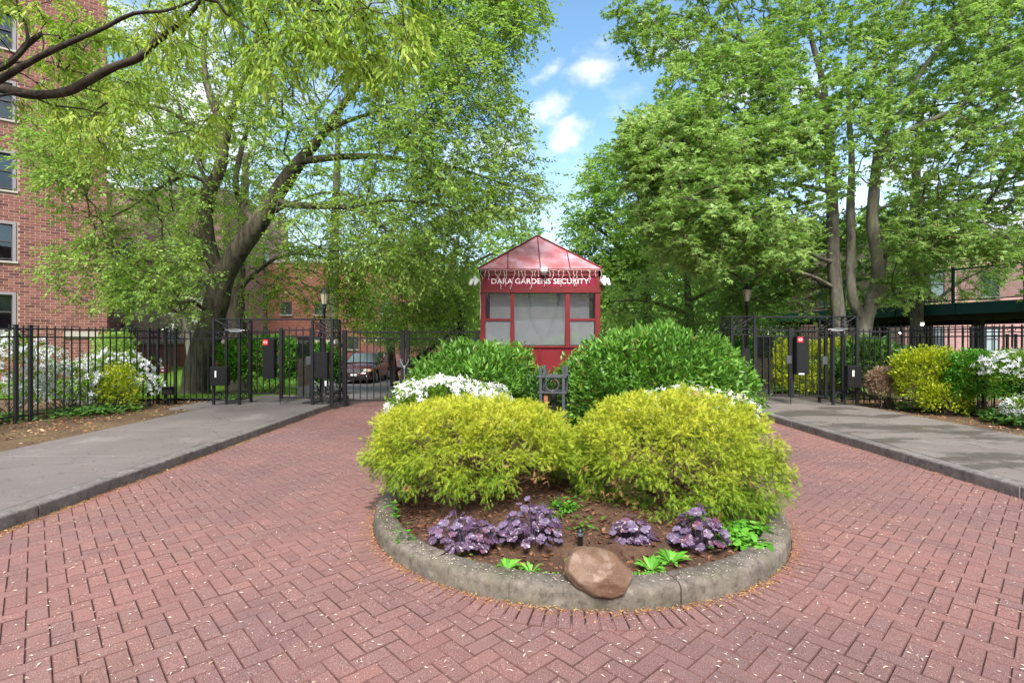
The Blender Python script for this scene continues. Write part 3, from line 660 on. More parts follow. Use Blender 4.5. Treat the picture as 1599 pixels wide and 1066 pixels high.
# ================================================================== SECURITY BOOTH
BD = 11.6; BS = BD/F
def bx(px): return (px-799.5)*BS
def bz(py): return H+(533-py)*BS
BX0, BX1 = bx(750), bx(937.5); BW = BX1-BX0; BCX = (BX0+BX1)/2
booth = empty('security_booth', (BCX, BD+BW/2, 0), label='maroon security booth with pyramid roof and windows behind the green shrubs', cat='booth')
hw = BW/2
def side_mx(k): return Matrix.Rotation(k*math.pi/2, 4, 'Z')
def L(px): return bx(px)-BCX
for k in range(4):
    mx = side_mx(k); y = -hw
    def part(name, x0, x1, z0, z1, d0=0., d1=.07, mat='red', bev=.004):
        MB().box(x0, x1, y+d0, y+d1, z0, z1, bev, mx).build(name, M[mat], booth)
    part('corner_post', -hw, -hw+.115, .0, 2.975, 0, .115)
    part('mullion', L(797), L(803), 1.40, 2.60, .008, .07); part('mullion', L(883), L(890), 1.40, 2.60, .008, .07)
    part('transom', L(757.5), L(797)-.001, bz(501), bz(497), .012, .065); part('transom', L(890)+.001, L(929), bz(501), bz(497), .012, .065)
    part('sill', -hw+.117, hw-.002, 1.355, 1.40, -.018, .08); part('header', -hw-.012, hw+.012, 2.60, 2.70, -.02, .09); part('header', -hw-.004, hw+.004, 2.70, 2.752, -.008, .08)
    part('lower_panel', -hw+.117, L(843)-.02, .12, 1.352, .02, .05); part('lower_panel', L(843)+.02, hw-.002, .12, 1.352, .02, .05)
    part('batten', L(843)-.02, L(843)+.02, .12, 1.352, .0, .05); part('plinth', -hw+.117, hw-.002, .0, .118, -.005, .06)
    sb = MB().box(-hw+.03, hw-.03, y+.012, y+.03, 2.753, 2.968, 0, mx).build('sign_board', M['signred'], booth)
    part('fascia', -hw-.015, hw+.015, 2.97, 3.05, -.015, .05); part('fascia', -hw-.03, hw+.03, 3.05, 3.14, -.03, .05)
    for (a, b, c, d) in ((757.5, 797, 541, 501), (757.5, 797, 497, 457), (803, 883, 541, 457), (890, 929, 541, 501), (890, 929, 497, 457)):
        MB().box(L(a)+.004, L(b)-.004, y+.034, y+.04, max(bz(c), 1.40)+.004, min(bz(d), 2.6)-.004, 0, mx).build('window_pane', M['glass'], booth)
    if k == 0:
        tm = text_mesh('DARA GARDENS SECURITY', .165, (919-767)*BS)
        import bmesh
        bm0 = bmesh.new(); bm0.from_mesh(tm); left_ = set(bm0.verts); bm0.verts.index_update()
        while left_:
            st_ = [left_.pop()]; comp = set(st_)
            while st_:
                v_ = st_.pop()
                for e_ in v_.link_edges:
                    o_ = e_.other_vert(v_)
                    if o_ not in comp: comp.add(o_); st_.append(o_); left_.discard(o_)
            ix_ = {v_.index: i_ for i_, v_ in enumerate(comp)}
            lm = bpy.data.meshes.new('letter'); lm.from_pydata([v_.co[:] for v_ in comp], [], [tuple(ix_[v_.index] for v_ in f_.verts) for f_ in bm0.faces if f_.verts[0] in comp]); lm.update()
            t = obj('letter', lm, M['white'], sb); t.matrix_local = Matrix.Translation((L(843), y+.005, 2.856)) @ Matrix.Rotation(R(90), 4, 'X')
        bm0.free()
    # roof face
    rv = hw+.035; ap = Vector((0, 0, 4.16)); e0 = Vector((-rv, -rv, 3.142)); e1 = Vector((rv, -rv, 3.142))
    nrm_ = (e1-e0).cross(ap-e0).normalized()
    def onf(t, s): return e0.lerp(e1, t).lerp(ap, s)
    xs_ = [-rv, L(793), 0, L(890), rv]
    for a, b in zip(xs_[:-1], xs_[1:]):
        def top(x): s = 1-abs(x)/rv; return Vector((x, -rv+rv*s, 3.142+(4.16-3.142)*s))
        q = [Vector((a, -rv, 3.142)), Vector((b, -rv, 3.142)), top(b), top(a)]
        q = [p for i, p in enumerate(q) if all((p-q[j]).length > 1e-4 for j in range(i))]
        n_ = len(q); vs = [mx @ p for p in q]+[mx @ (p-nrm_*.03) for p in q]
        MB().add(vs, [tuple(range(n_)), tuple(range(2*n_-1, n_-1, -1))]+[(i, n_+i, n_+(i+1) % n_, (i+1) % n_) for i in range(n_)]).build('roof_panel', M['roofred'], booth)
    for x in xs_[1:-1]:
        s = 1-abs(x)/rv; p0 = Vector((x, -rv, 3.142))+nrm_*.006; p1 = Vector((x, -rv+rv*s, 3.142+1.018*s))+nrm_*.006
        MB().tube([mx @ p0, mx @ p1], .014, 5).build('roof_seam', M['red'], booth)
    MB().tube([mx @ (e0+Vector((0, 0, .01))), mx @ (ap+Vector((0, 0, .015)))], .024, 6).build('hip_ridge', M['red'], booth)
MB().box(-hw+.1, hw-.1, -hw+.1, hw-.1, .02, .1).build('floor', M['dark'], booth)
MB().box(-hw+.12, hw-.12, -hw+.12, hw-.12, 2.80, 2.84).build('ceiling', M['whiteplastic'], booth)
for (a, b) in ((L(758), L(796)), (L(804), L(882)), (L(891), L(928))):
    MB().box(a, b, -hw+.045, -hw+.052, 1.42, 2.0+random.uniform(-.01, .01)).build('blind_backing', M['blind_backing'], booth)  # white panels added behind the panes, standing in for a pale mirrored band
MB().box(-hw+.2, hw-.2, -hw+.35, -hw+.38, 1.3, 2.60).build('backing_sheet', M['blind_backing'], booth)  # white sheet added behind the blinds to brighten the upper panes
# floodlights and dome camera
def floodlight(px, s, label):
    t = empty('floodlight', (bx(px), BD-.12, 2.86), label=label, cat='floodlight', group='floodlights on the booth corners')
    MB().box(-.035, .035, .05, .115, .0, .12, .008).build('mounting_box', M['whiteplastic'], t)
    for a in (-.055, .05):
        mx = Matrix.Translation((a+s*.02, -.01, -.03)) @ Matrix.Rotation(R(150), 4, 'X') @ Matrix.Rotation(s*.3, 4, 'Y')
        MB().lathe([(.0, .10), (.03, .10), (.035, .05), (.055, -.03), (.058, -.07), (.045, -.072), (.0, -.06)], sides=14, mx=mx).build('lamp_head', M['whiteplastic'], t)
floodlight(742, -1, 'white twin floodlight on the left corner of the booth'); floodlight(943, 1, 'white twin floodlight on the right corner of the booth')
t = empty('dome_camera', (bx(849), BD-.11, 3.065), label='white dome security camera hanging at the middle of the booth eave', cat='camera')
MB().lathe([(.0, .10), (.07, .10), (.082, .07), (.085, .0), (.075, -.02), (.0, -.02)], sides=18).build('housing', M['whiteplastic'], t)
MB().lathe([(.072, -.021), (.06, -.06), (.03, -.08), (.0, -.085)], sides=16).build('dome', M['silver'], t)
MB().box(-.02, .02, .05, .10, .0, .06, .004).build('bracket', M['whiteplastic'], t)
# icicle string lights
t = empty('string_lights', (BCX, BD-.05, 3.12), label='pale icicle string lights draped along the booth eave over the sign', cat='string lights')
wirepts = []; drops = []
for i in range(60):
    u = i/59; x = -hw-.05+u*(2*hw+.1); wirepts.append((x, random.gauss(-.0, .004), -.02*abs(math.sin(u*31))+random.gauss(0, .006)))
MB().tube(wirepts, .005, 4).build('cable', M['wire'], t)
bulbs = MB()
for i in range(27):
    u = (i+.5)/27+random.gauss(0, .008); x = -hw-.04+u*(2*hw+.08); ln = random.choice([.14, .2, .28, .36, .42, .22]); pp = [(x, 0, -.01)]
    zz = -.01; xx = x
    while zz > -ln: zz -= .035; xx += random.gauss(0, .014); pp.append((xx, random.gauss(-.0, .008), zz))
    MB().tube(pp, .0058, 4).build('strand', M['wire'], t)
    for p in pp[1::1]: bulbs.box(p[0]-.004, p[0]+.004, p[1]-.01, p[1]-.002, p[2]-.012, p[2])
bulbs.build('bulbs', M['whiteplastic'], t, 'stuff')
t = empty('conduit', (bx(751), BD-.06, 2.0), label='thin pale cable hanging down the left corner of the booth', cat='cable')
MB().tube([(0, 0, .85), (-.02, .0, .6), (.0, 0, .3), (-.015, 0, 0)], .006, 5).build('cable', M['wire'], t)
# ================================================================== IRONWORK
def bar(mb_, x0, y0, x1, y1, z0, z1, w):
    pass
pick_cache = {}
def picket_mesh(h, w):
    key = (round(h, 3), w)
    if key not in pick_cache:
        m_ = MB().box(-w/2, w/2, -w/2, w/2, 0, h-.03); m_.add([(-w/2, -w/2, h-.03), (w/2, -w/2, h-.03), (w/2, w/2, h-.03), (-w/2, w/2, h-.03), (0, 0, h)], [(0, 1, 4), (1, 2, 4), (2, 3, 4), (3, 0, 4)])
        me = m_.mesh('picket'); me.materials.append(M['iron']); pick_cache[key] = me
    return pick_cache[key]
post_me = MB().box(-.028, .028, -.028, .028, 0, 1.70, .004).box(-.032, .032, -.032, .032, 1.70, 1.725, .003).mesh('post'); post_me.materials.append(M['iron'])
def fence(p0, p1, z0, h, gap, pairs, label, group=None, w=.018):
    """pairs: distances along the fence of double posts"""
    p0, p1 = Vector((*p0, z0)), Vector((*p1, z0)); Ln = (p1-p0).length; a = math.atan2(p1.y-p0.y, p1.x-p0.x)
    f = empty('iron_fence', p0, a, label, 'fence', group)
    for z in (h-.055, h-.20, .10): MB().box(0, Ln, -.012, .012, z-.014, z+.014, .003).build('rail', M['iron'], f)
    occ = []
    for s in pairs:
        for d in (0, .22):
            if 0 <= s+d <= Ln: link_inst('post', post_me, f, (s+d, 0, -.03)); occ.append(s+d)
        if s >= 0 and s+.22 <= Ln:
            for d in (.055, .165):
                MB().ring((s+d, 0, h-.128), .05, .009).build('ring', M['iron'], f)
            link_inst('picket', picket_mesh(h, w), f, (s+.11, 0, .02))
    n = int(Ln/gap)
    for i in range(n):
        s = (i+.5)*gap
        if any(abs(s-o_) < .075 or (0 < s-o_ < .16 and False) for o_ in occ) or any(s0-.02 < s < s0+.24 for s0 in pairs): continue
        link_inst('picket', picket_mesh(h, w), f, (s, 0, .02), (random.gauss(0, .004), random.gauss(0, .004), 0))
    return f
FZ = .10
fence((-9.15, 6.6), (-7.95, 11.62), FZ, 1.68, .145, [.2, 2.35, 4.85], 'tall black iron picket fence running forward along the left soil strip')
fence((-7.93, 11.66), (-6.62, 11.66), FZ, 1.66, .135, [.05], 'short black iron fence in front of the big elm trunk, left of the left gate')
fence((7.62, 11.55), (8.78, 11.65), FZ, 1.68, .135, [.95], 'short black iron fence beside the right gate, behind the withered shrub')
fence((8.80, 11.62), (9.65, 6.6), FZ, 1.70, .145, [1.55, 3.7], 'tall black iron picket fence running forward behind the white azalea on the right')
fence((7.7, 15.2), (17.5, 14.2), .02, 1.95, .16, [1.4, 3.9, 6.4], 'far black iron fence under the green steel deck on the right')
def tower(x0, x1, yf, dep, z0, ztop, label, scale=1., rings_low=True, mat='iron', rz=0., mid=True):
    w = x1-x0; t = empty('lattice_pier', ((x0+x1)/2, yf+dep/2, z0), rz, label, 'gate pier', 'ornamental piers of the gates')
    hx, hy = w/2, dep/2; h = ztop-z0; pw = .026
    for sx in (-1, 1):
        for sy in (-1, 1):
            MB().box(sx*hx-pw, sx*hx+pw, sy*hy-pw, sy*hy+pw, 0, h, .004).build('post', M[mat], t)
    if mid:
        for sy in (-1, 1): MB().box(-.013, .013, sy*hy-.013, sy*hy+.013, 0, h-.42, .002).build('bar', M[mat], t)
    for (a, b, ang) in (((-hx, -hy), (hx, -hy), 0), ((-hx, hy), (hx, hy), 0), ((-hx, -hy), (-hx, hy), 1), ((hx, -hy), (hx, hy), 1)):
        a3, b3 = Vector((*a, 0)), Vector((*b, 0)); d = (b3-a3); ln = d.length; d.normalize()
        pn = MB()
        for z in (.26, .10): MB().tube([a3+d*pw+Vector((0, 0, z)), b3-d*pw+Vector((0, 0, z))], .011, 5).build('bottom_rail', M[mat], t)
        MB().tube([a3+d*pw+Vector((0, 0, h-.42)), b3-d*pw+Vector((0, 0, h-.42))], .011, 5).build('rail', M[mat], t)
        for z in (h-.015, h-.29):
            pn.tube([a3+d*pw+Vector((0, 0, z)), b3-d*pw+Vector((0, 0, z))], .011, 5)
        pn.tube([a3+d*pw+Vector((0, 0, h-.28)), b3-d*pw+Vector((0, 0, h-.03))], .009, 5); pn.tube([a3+d*pw+Vector((0, 0, h-.03)), b3-d*pw+Vector((0, 0, h-.28))], .009, 5)
        pn.build('lattice_panel', M[mat], t)
        an = 0 if ang == 0 else math.pi/2
        nr = max(2, int(ln/.14))
        for i in range(nr):
            c = a3+d*(ln*(i+.5)/nr)
            MB().ring((c.x, c.y, h-.355), .052, .008, ang=an, n=14).build('ring', M[mat], t)
            rg = MB(); rg.ring((c.x, c.y, .18), .05, .008, ang=an, n=14); rg.build('ring', M[mat], t)
        rg = MB(); cc = (a3+b3)/2; rg.ring((cc.x, cc.y, h-.155), .075, .008, ang=an, n=14); rg.build('ring', M[mat], t)
    return t
tower(-6.52, -5.96, 11.2, .5, .12, 2.0, 'black lattice pier at the left end of the left gate')
tower(-4.36, -3.93, 11.2, .5, .12, 2.0, 'black lattice pier between the left gate and the driveway gate, beside the kerb')
tower(4.80, 5.30, 11.2, .5, .12, 2.06, 'black lattice pier behind the large green shrub, left of the right gate')
tower(7.02, 7.54, 11.2, .5, .12, 2.06, 'black lattice pier at the right end of the right gate')
def leaf(parent_name, x0, x1, y, z0, z1, label, cat='gate', rz=0., gap=.145, hinge=0, glasspan=None, postw=.03, group='gate leaves'):
    g = empty(parent_name, (x0, y, z0), rz, label, cat, group); w = x1-x0; h = z1-z0
    MB().box(0, postw*2, -postw, postw, 0, h, .004).build('stile', M['iron'], g); MB().box(w-postw*2, w, -postw, postw, 0, h, .004).build('stile', M['iron'], g)
    for z in (h-.05, h-.19, .03): MB().box(postw*2, w-postw*2, -.014, .014, z-.016, z+.016, .003).build('rail', M['iron'], g)
    n = max(1, round((w-postw*4)/gap))
    for i in range(1, n): link_inst('picket', picket_mesh(h+.03, .018), g, (postw*2+(w-postw*4)*i/n, 0, .01))
    for z in (.28, h-.35):
        MB().box(-.035 if hinge == 0 else w-.005, .005 if hinge == 0 else w+.035, -.02, .02, z-.05, z+.05, .004).build('hinge', M['black'], g)
    MB().box(w-.13 if hinge == 0 else .02, w-.02 if hinge == 0 else .13, -postw-.022, -postw-.001, h*.48, h*.60, .004).build('lock_case', M['iron_grey'], g)
    if glasspan: MB().box(glasspan[0], glasspan[1], .02, .026, .05, h-.2).build('screen', M['darkglass'], g)
    return g
Y = 11.15
g1 = leaf('gate', -5.92, -5.14, 11.5, .30, 1.76, 'left leaf of the left pedestrian gate, standing a little further back', rz=.1)
g2 = leaf('gate', -5.10, -4.38, 11.25, .24, 1.80, 'right leaf of the left pedestrian gate, with a dark screen and a drop rod', glasspan=(.38, .68))
MB().tube([(.03, -.04, -.12), (.03, -.04, .4)], .008, 6).build('drop_rod', M['iron'], g2)
g3 = leaf('gate', 5.34, 6.16, 11.3, .28, 1.80, 'left leaf of the right pedestrian gate, with a dark screen', glasspan=(.03, .42))
MB().tube([(.79, -.04, -.16), (.79, -.04, .4)], .008, 6).build('drop_rod', M['iron'], g3)
g4 = leaf('gate', 6.18, 6.98, 11.35, .26, 1.78, 'right leaf of the right pedestrian gate, nearest the withered shrub')
g5 = leaf('driveway_gate', -3.88, -2.46, 11.75, .12, 1.76, 'left leaf of the driveway gate, in front of the parked maroon car', gap=.155, postw=.045, group='driveway gate leaves')
g6 = leaf('driveway_gate', -2.43, BX0-.03, 11.75, .12, 1.76, 'right leaf of the driveway gate, ending at the booth left wall', gap=.155, postw=.04, group='driveway gate leaves')
g7 = leaf('driveway_gate', BX1+.05, 4.74, 11.75, .12, 1.76, 'driveway gate leaf right of the booth, mostly behind the large green shrub', gap=.155, group='driveway gate leaves')
t = empty('gate_chain', (-2.45, 11.68, 1.1), label='pale chain looped round the meeting posts of the driveway gate', cat='chain')
ch = []
for i in range(15):
    a = i/14; ch.append((-.10+.2*a, -.01, -.0-.16*math.sin(a*math.pi)**.7))
MB().tube(ch, .008, 5).build('loop', M['silver'], t); MB().tube([(0, -.012, -.15), (.0, -.012, -.62)], .009, 5).build('hanging_end', M['silver'], t); MB().box(-.022, .022, -.03, .0, -.21, -.15, .004).build('padlock', M['silver'], t)
for x0, x1, z, lb in ((-5.97, -4.34, 1.985, 'black iron top bar spanning the left pedestrian gate'), (5.28, 7.04, 2.04, 'black iron top bar spanning the right pedestrian gate')):
    t = empty('gate_lintel', ((x0+x1)/2, 11.24, z), label=lb, cat='gate bar')
    MB().box(-(x1-x0)/2, (x1-x0)/2, -.02, .02, -.018, .018, .004).build('top_bar', M['iron'], t)
    hwd = (x1-x0)/2
    for s in (-1, 1): MB().box(s*hwd-.03, s*hwd+.03, -.028, .028, -.026, .026, .004).build('bracket', M['iron'], t)
def wallbox(name, x0, x1, z0, z1, y, label, cat, sticker=None, tagw=None, legs=False, dep=.14):
    t = empty(name, ((x0+x1)/2, y, z0), label=label, cat=cat); w = (x1-x0)/2; h = z1-z0
    MB().box(-w, w, -dep/2, dep/2, 0, h, .008).build('housing', M['black'], t)
    MB().box(-w+.02, w-.02, -dep/2-.006, -dep/2-.001, h*.08, h*.92, .002).build('door_panel', M['black'], t)
    if sticker: 
        MB().box(-w+.01, -w+.13, -dep/2-.012, -dep/2-.007, h-.14, h-.02).build('sticker', M['stickred'], t)
        mb2 = MB()
        for k in range(7):
            a = k*math.pi*2/7; mb2.tube([(-w+.07+.02*math.cos(a), -dep/2-.013, h-.08+.016*math.sin(a)), (-w+.07+.043*math.cos(a), -dep/2-.013, h-.08+.034*math.sin(a))], .008, 4)
        mb2.build('emblem', M['white'], t, 'stuff')
    if tagw: MB().box(*tagw[:2], -dep/2-.012, -dep/2-.007, *tagw[2:]).build('label_strip', M['paper'], t)
    if legs:
        for s in (-1, 1): MB().box(s*w*.8-.012, s*w*.8+.012, -.02, .02, -.10, .0).build('bracket', M['iron'], t)
    return t
wallbox('letter_box', -6.50, -6.13, .55, .96, 11.08, 'black box with a silver slot on the left pier of the left gate', 'box', tagw=(-.07, -.035, .18, .32), legs=True)
wallbox('intercom_panel', -5.53, -5.27, .68, 1.56, 11.42, 'tall black lock panel with a red sticker on the left gate', 'lock panel', sticker=True)
wallbox('control_box', -4.26, -3.98, .70, 1.27, 11.10, 'black control box on the pier beside the kerb by the left gate', 'box')
wallbox('tag_box', -4.06, -3.98, .53, .66, 11.08, 'small pale box low on the pier beside the kerb', 'small box', dep=.06)['category'] = 'small box'
bpy.data.objects['tag_box'].children[0].data.materials[0] = M['paper']
wallbox('intercom_panel', 6.20, 6.47, .78, 1.62, 11.22, 'tall black lock panel with a red sticker on the right gate', 'lock panel', sticker=True, tagw=(-.10, .02, .0, .03))
wallbox('letter_box', 7.22, 7.52, .50, .98, 11.08, 'black box with a silver slot on the right pier of the right gate', 'box', tagw=(-.06, -.02, .25, .38), legs=True)
wallbox('control_box', 4.95, 5.12, .9, 1.35, 11.08, 'black control box on the pier behind the large green shrub', 'box')
for x, s, z, lb in ((-6.06, 1, 1.72, 'silver door closer arm on the left gate'), (7.12, -1, 1.74, 'silver door closer arm on the right gate')):
    t = empty('door_closer', (x, 11.05, z), label=lb, cat='door closer')
    MB().box(min(0, s*.24), max(0, s*.24), -.015, .02, -.014, .014, .004).build('closer_body', M['silver'], t); MB().tube([(s*-.12, -.01, .03), (s*.10, -.03, .04), (s*.30, .0, .02)], .006, 5).build('arm', M['silver'], t)
    MB().tube([(0, 0, 0), (s*-.12, 0, .03)], .008, 5).build('bracket', M['silver'], t)
# small iron cage in the planter
t = empty('iron_cage', (.52, 6.35, .08), R(-14), 'small grey iron corner cage with ring ornament standing between the shrubs', 'iron cage')
for x, y in ((-.14, -.14), (.14, -.14), (-.14, .14), (.14, .14)):
    MB().box(x-.017, x+.017, y-.017, y+.017, 0, 1.12, .003).build('post', M['iron_grey'], t)
for z in (.99, .80):
    MB().box(-.18, .18, -.162, -.118, z-.012, z+.012, .004).build('rail', M['iron_grey'], t); MB().box(-.18, .18, .118, .162, z-.012, z+.012, .004).build('rail', M['iron_grey'], t)
    MB().box(-.162, -.118, -.117, .117, z-.012, z+.012, .004).build('rail', M['iron_grey'], t); MB().box(.118, .162, -.117, .117, z-.012, z+.012, .004).build('rail', M['iron_grey'], t)
MB().ring((0, -.14, .895), .078, .011).build('ring', M['iron_grey'], t); MB().ring((-.14, 0, .895), .078, .011, ang=math.pi/2).build('ring', M['iron_grey'], t)
MB().box(-.03, .03, -.03, .03, 0, .80, .004).build('inner_post', M['iron'], t)
MB().box(-.105, -.055, -.13, -.10, 0, .79, .003).build('stake', M['rust_wood'], t)
# lamps ----------------------------------------------------------------------
def lamp(px, d, ytop, label):
    p = at(px, 0, d); z1 = H+(533-ytop)/F*d; zb = float(gz(p.x, d))
    t = empty('street_lamp', (p.x, d, zb), label=label, cat='lamp', group='black lantern lamps'); h = z1-zb
    MB().lathe([(.11, 0), (.11, .05), (.07, .12), (.05, .3), (.035, .35), (.03, h-.62), (.045, h-.6), (.05, h-.55), (.03, h-.53), (.06, h-.5), (.06, h-.47), (.0, h-.47)], sides=12).build('pole', M['iron'], t)
    MB().lathe([(.065, h-.47), (.105, h-.2), (.11, h-.17), (.0, h-.17)], sides=8, smooth=False).build('glass_shade', M['lamp_glass'], t)
    c = MB().lathe([(.135, h-.175), (.13, h-.15), (.075, h-.08), (.03, h-.05), (.02, h-.02), (.0, h)], sides=12)
    for k in range(4):
        a = k*math.pi/2+.4; c.tube([(.068*math.cos(a), .068*math.sin(a), h-.47), (.112*math.cos(a), .112*math.sin(a), h-.17)], .006, 4)
    c.build('lamp_cap', M['iron'], t)
m = newmat('frosted_lamp_glass'); g = NT(m); g.out(g.pr((.62, .55, .40), .35, None, 0., .5)); M['lamp_glass'] = m
lamp(506.5, 13.6, 447, 'black lantern lamp behind the left gate, beside the driveway gate')
lamp(1166.5, 13.2, 442, 'black lantern lamp behind the right gate pier and the large shrub')
lamp(382, 24, 486, 'distant lantern lamp in front of the brick building behind the left gate')
t = empty('ground_spotlight', (-7.62, 11.35, .1), label='black ground spotlight standing by the elm trunk in front of the left fence', cat='spotlight')
MB().box(-.11, .11, -.06, .07, .22, .38, .012).build('lamp_housing', M['black'], t); MB().tube([(0, 0, -.02), (-.03, 0, .10), (-.03, 0, .24)], .018, 8).build('stake', M['black'], t)
MB().box(-.12, .12, -.10, .08, .381, .40, .004).build('visor', M['black'], t); MB().box(-.06, -.01, -.05, .05, .0, .13, .01).build('junction_box', M['black'], t)
t = empty('lawn_sign', (-8.55, 12.6, .1), label='small dark red notice board on the lawn behind the left fence', cat='sign')
MB().box(-.12, .12, -.01, .01, .62, .82, .003).build('board', M['red'], t); MB().tube([(0, .02, -.05), (0, .02, .63)], .012, 5).build('stake', M['white'], t)
for z in (.76, .69): MB().box(-.07, .07, -.016, -.012, z-.01, z+.01).build('line', M['white'], t, 'stuff')
# path light and boulder -----------------------------------------------------
t = empty('path_light', (.455, 3.42, .05), label='small black bollard path light behind the boulder', cat='path light')
MB().lathe([(.018, 0), (.018, .15), (.022, .155), (.022, .185), (.014, .20), (.0, .207)], sides=14).build('stem', M['black'], t)
MB().lathe([(.0235, .158), (.0235, .178), (.0, .178)], sides=14).build('collar', M['iron_grey'], t)
def boulder():
    import bmesh
    bm = bmesh.new(); bmesh.ops.create_icosphere(bm, subdivisions=5, radius=1)
    for v in bm.verts:
        n = v.co.normalized()
        f = 1+.13*mn.noise(n*1.3+Vector((5, 2, 8)))+.05*mn.noise(n*3.2)+.008*mn.noise(n*14)
        x, y, z = n.x*f, n.y*f, n.z*f
        z = max(z, -.72+.1*abs(x)); x *= 1-.14*max(0, z); x += .12*z*(-1)
        cr = abs((x*.45-z*.9)+.12*mn.noise(n*3)+.05)
        sh = 1-.012*math.exp(-(cr/.02)**2)*(n.y < 0)
        for pn, pc in (((-.5, -.6, .62), .80), ((.55, -.55, .62), .84), ((.1, -.95, -.1), .90), ((0.05, -.1, 1), .86), ((.9, -.3, -.2), .92), ((-.85, -.45, -.2), .90)):
            pl_ = Vector(pn).normalized(); q_ = Vector((x, y, z)); e_ = q_.dot(pl_)-pc
            if e_ > 0: q_ -= pl_*e_*.82; x, y, z = q_
        v.co = Vector((x*.205*sh, y*.165*sh, (z+.22*max(0, -x)*max(0, z))*.122*sh))
    me = bpy.data.meshes.new('boulder'); bm.to_mesh(me); bm.free(); me.polygons.foreach_set('use_smooth', [True]*len(me.polygons)); return me
o = obj('boulder', boulder(), M['rock']); o.location = (.495, 2.96, .175); o.rotation_euler = (R(6), R(4), 0)
tag(o, 'smooth brown boulder sitting on the front kerb of the planter', 'boulder')
# ================================================================== BUILDINGS
# near brick block on the left, bricks built
WP1 = Vector((-15.5, 19.6, 0)); WD = Vector((-1.19, -1, 0)).normalized(); WN = Vector((WD.y, -WD.x, 0))   # outward normal towards the camera
if WN.dot(Vector((1, -1, 0))) < 0: WN = -WN
ba = math.atan2(WD.y, WD.x)
nb = empty('brick_apartment_block', WP1, ba, 'tall red brick apartment block with dark windows at the left edge', 'building')
# local x runs from the corner towards the camera, local +-y = outward
osgn = 1 if (Matrix.Rotation(ba, 3, 'Z') @ Vector((0, 1, 0))).dot(WN) > 0 else -1
WL, WH = 9.0, 18.0; BLn, BHt = .27, .10
MB().box(0, WL, -12*osgn if osgn > 0 else 0, 0 if osgn > 0 else 12, -.3, WH).build('wall', M['mortar'], nb) if False else None
wins = [(2.50, 3.75, 1.84+2.46*k, 1.84+2.46*k+1.38) for k in range(7)]+[(5.9, 7.1, 1.84+2.46*k, 1.84+2.46*k+1.38) for k in range(7)]
def yb(a, b): a, b = a*osgn, b*osgn; return (min(a, b), max(a, b))
# backing wall in strips round the windows (real openings)
def wallpiece(x0, x1, z0, z1, name='wall'): MB().box(x0, x1, *yb(-.35, 0), z0, z1).build(name, M['mortar'], nb)
wallpiece(0, 2.5, -.3, WH); wallpiece(3.75, 5.9, -.3, WH); wallpiece(7.1, WL, -.3, WH)
for xa, xb in ((2.5, 3.75), (5.9, 7.1)):
    z = -.3
    for k in range(7): wallpiece(xa, xb, z, 1.84+2.46*k); z = 1.84+2.46*k+1.38
    wallpiece(xa, xb, z, WH)
MB().box(0, .3, *yb(-12, -.352), -.3, WH).build('end_wall', M['mortar'], nb); MB().box(.301, WL, *yb(-12, -.9), -.3, WH).build('rear_mass', M['dark'], nb)
bl = []
for r in range(int(WH/BHt)):
    z = r*BHt
    for c in range(-1, int(WL/BLn)+1):
        x0 = c*BLn+(BLn/2 if r % 2 else 0); x1 = x0+BLn-.022; x0 = max(x0, -.012); x1 = min(x1, WL)
        if x1-x0 < .04: continue
        zc = z+.045
        seg = [(x0, x1)]
        for (a, b, c0, c1) in wins:
            if c0-.12 < zc < c1+.02:
                ns = []
                for s0, s1 in seg:
                    if s1 <= a-.05 or s0 >= b+.05: ns.append((s0, s1)); continue
                    if s0 < a-.05: ns.append((s0, a-.05))
                    if s1 > b+.05: ns.append((b+.05, s1))
                seg = ns
        for s0, s1 in seg:
            if s1-s0 > .03: bl.append((s0, s1, z+.011, z+BHt-.011))
full = [b for b in bl if abs(b[1]-b[0]-(BLn-.022)) < 1e-4]
def vis(b):
    w = Matrix.Rotation(ba, 3, 'Z') @ Vector((b[0], 0, 0)) + WP1; return w.x/w.y > -1.0 and 1.2 < b[2] < 9
sel = sorted([b for b in full if vis(b)], key=lambda b: (-b[0] if False else 0, abs(b[2]-3.2)*.5-b[0]))[:300]; ss_ = set(sel)
bm_ = MB().box(-(BLn-.022)/2, (BLn-.022)/2, *yb(0, .007), 0, BHt-.022).mesh('brick'); bm_.materials.append(M['fbrick_o'])
for b in sel: link_inst('brick', bm_, nb, ((b[0]+b[1])/2, random.uniform(-.002, .002), b[2]))
rb = np.array([b for b in bl if b not in ss_]); n = len(rb); dy = RNG.uniform(.005, .009, n)*osgn
V = np.zeros((n, 8, 3))
for i, (a, d, e) in enumerate(((0, 0, 2), (1, 0, 2), (1, 1, 2), (0, 1, 2), (0, 0, 3), (1, 0, 3), (1, 1, 3), (0, 1, 3))):
    V[:, i, 0] = rb[:, a]; V[:, i, 1] = dy*d; V[:, i, 2] = rb[:, e]
fq = np.array([(4, 5, 6, 7), (3, 2, 1, 0), (0, 4, 7, 3), (1, 2, 6, 5), (2, 3, 7, 6)])
if osgn < 0: fq = fq[:, ::-1]
obj('brick', npmesh('brick_rest', V.reshape(-1, 3), (fq[None]+(np.arange(n)*8)[:, None, None]).reshape(-1, 4)), M['fbrick'], nb, 'stuff')
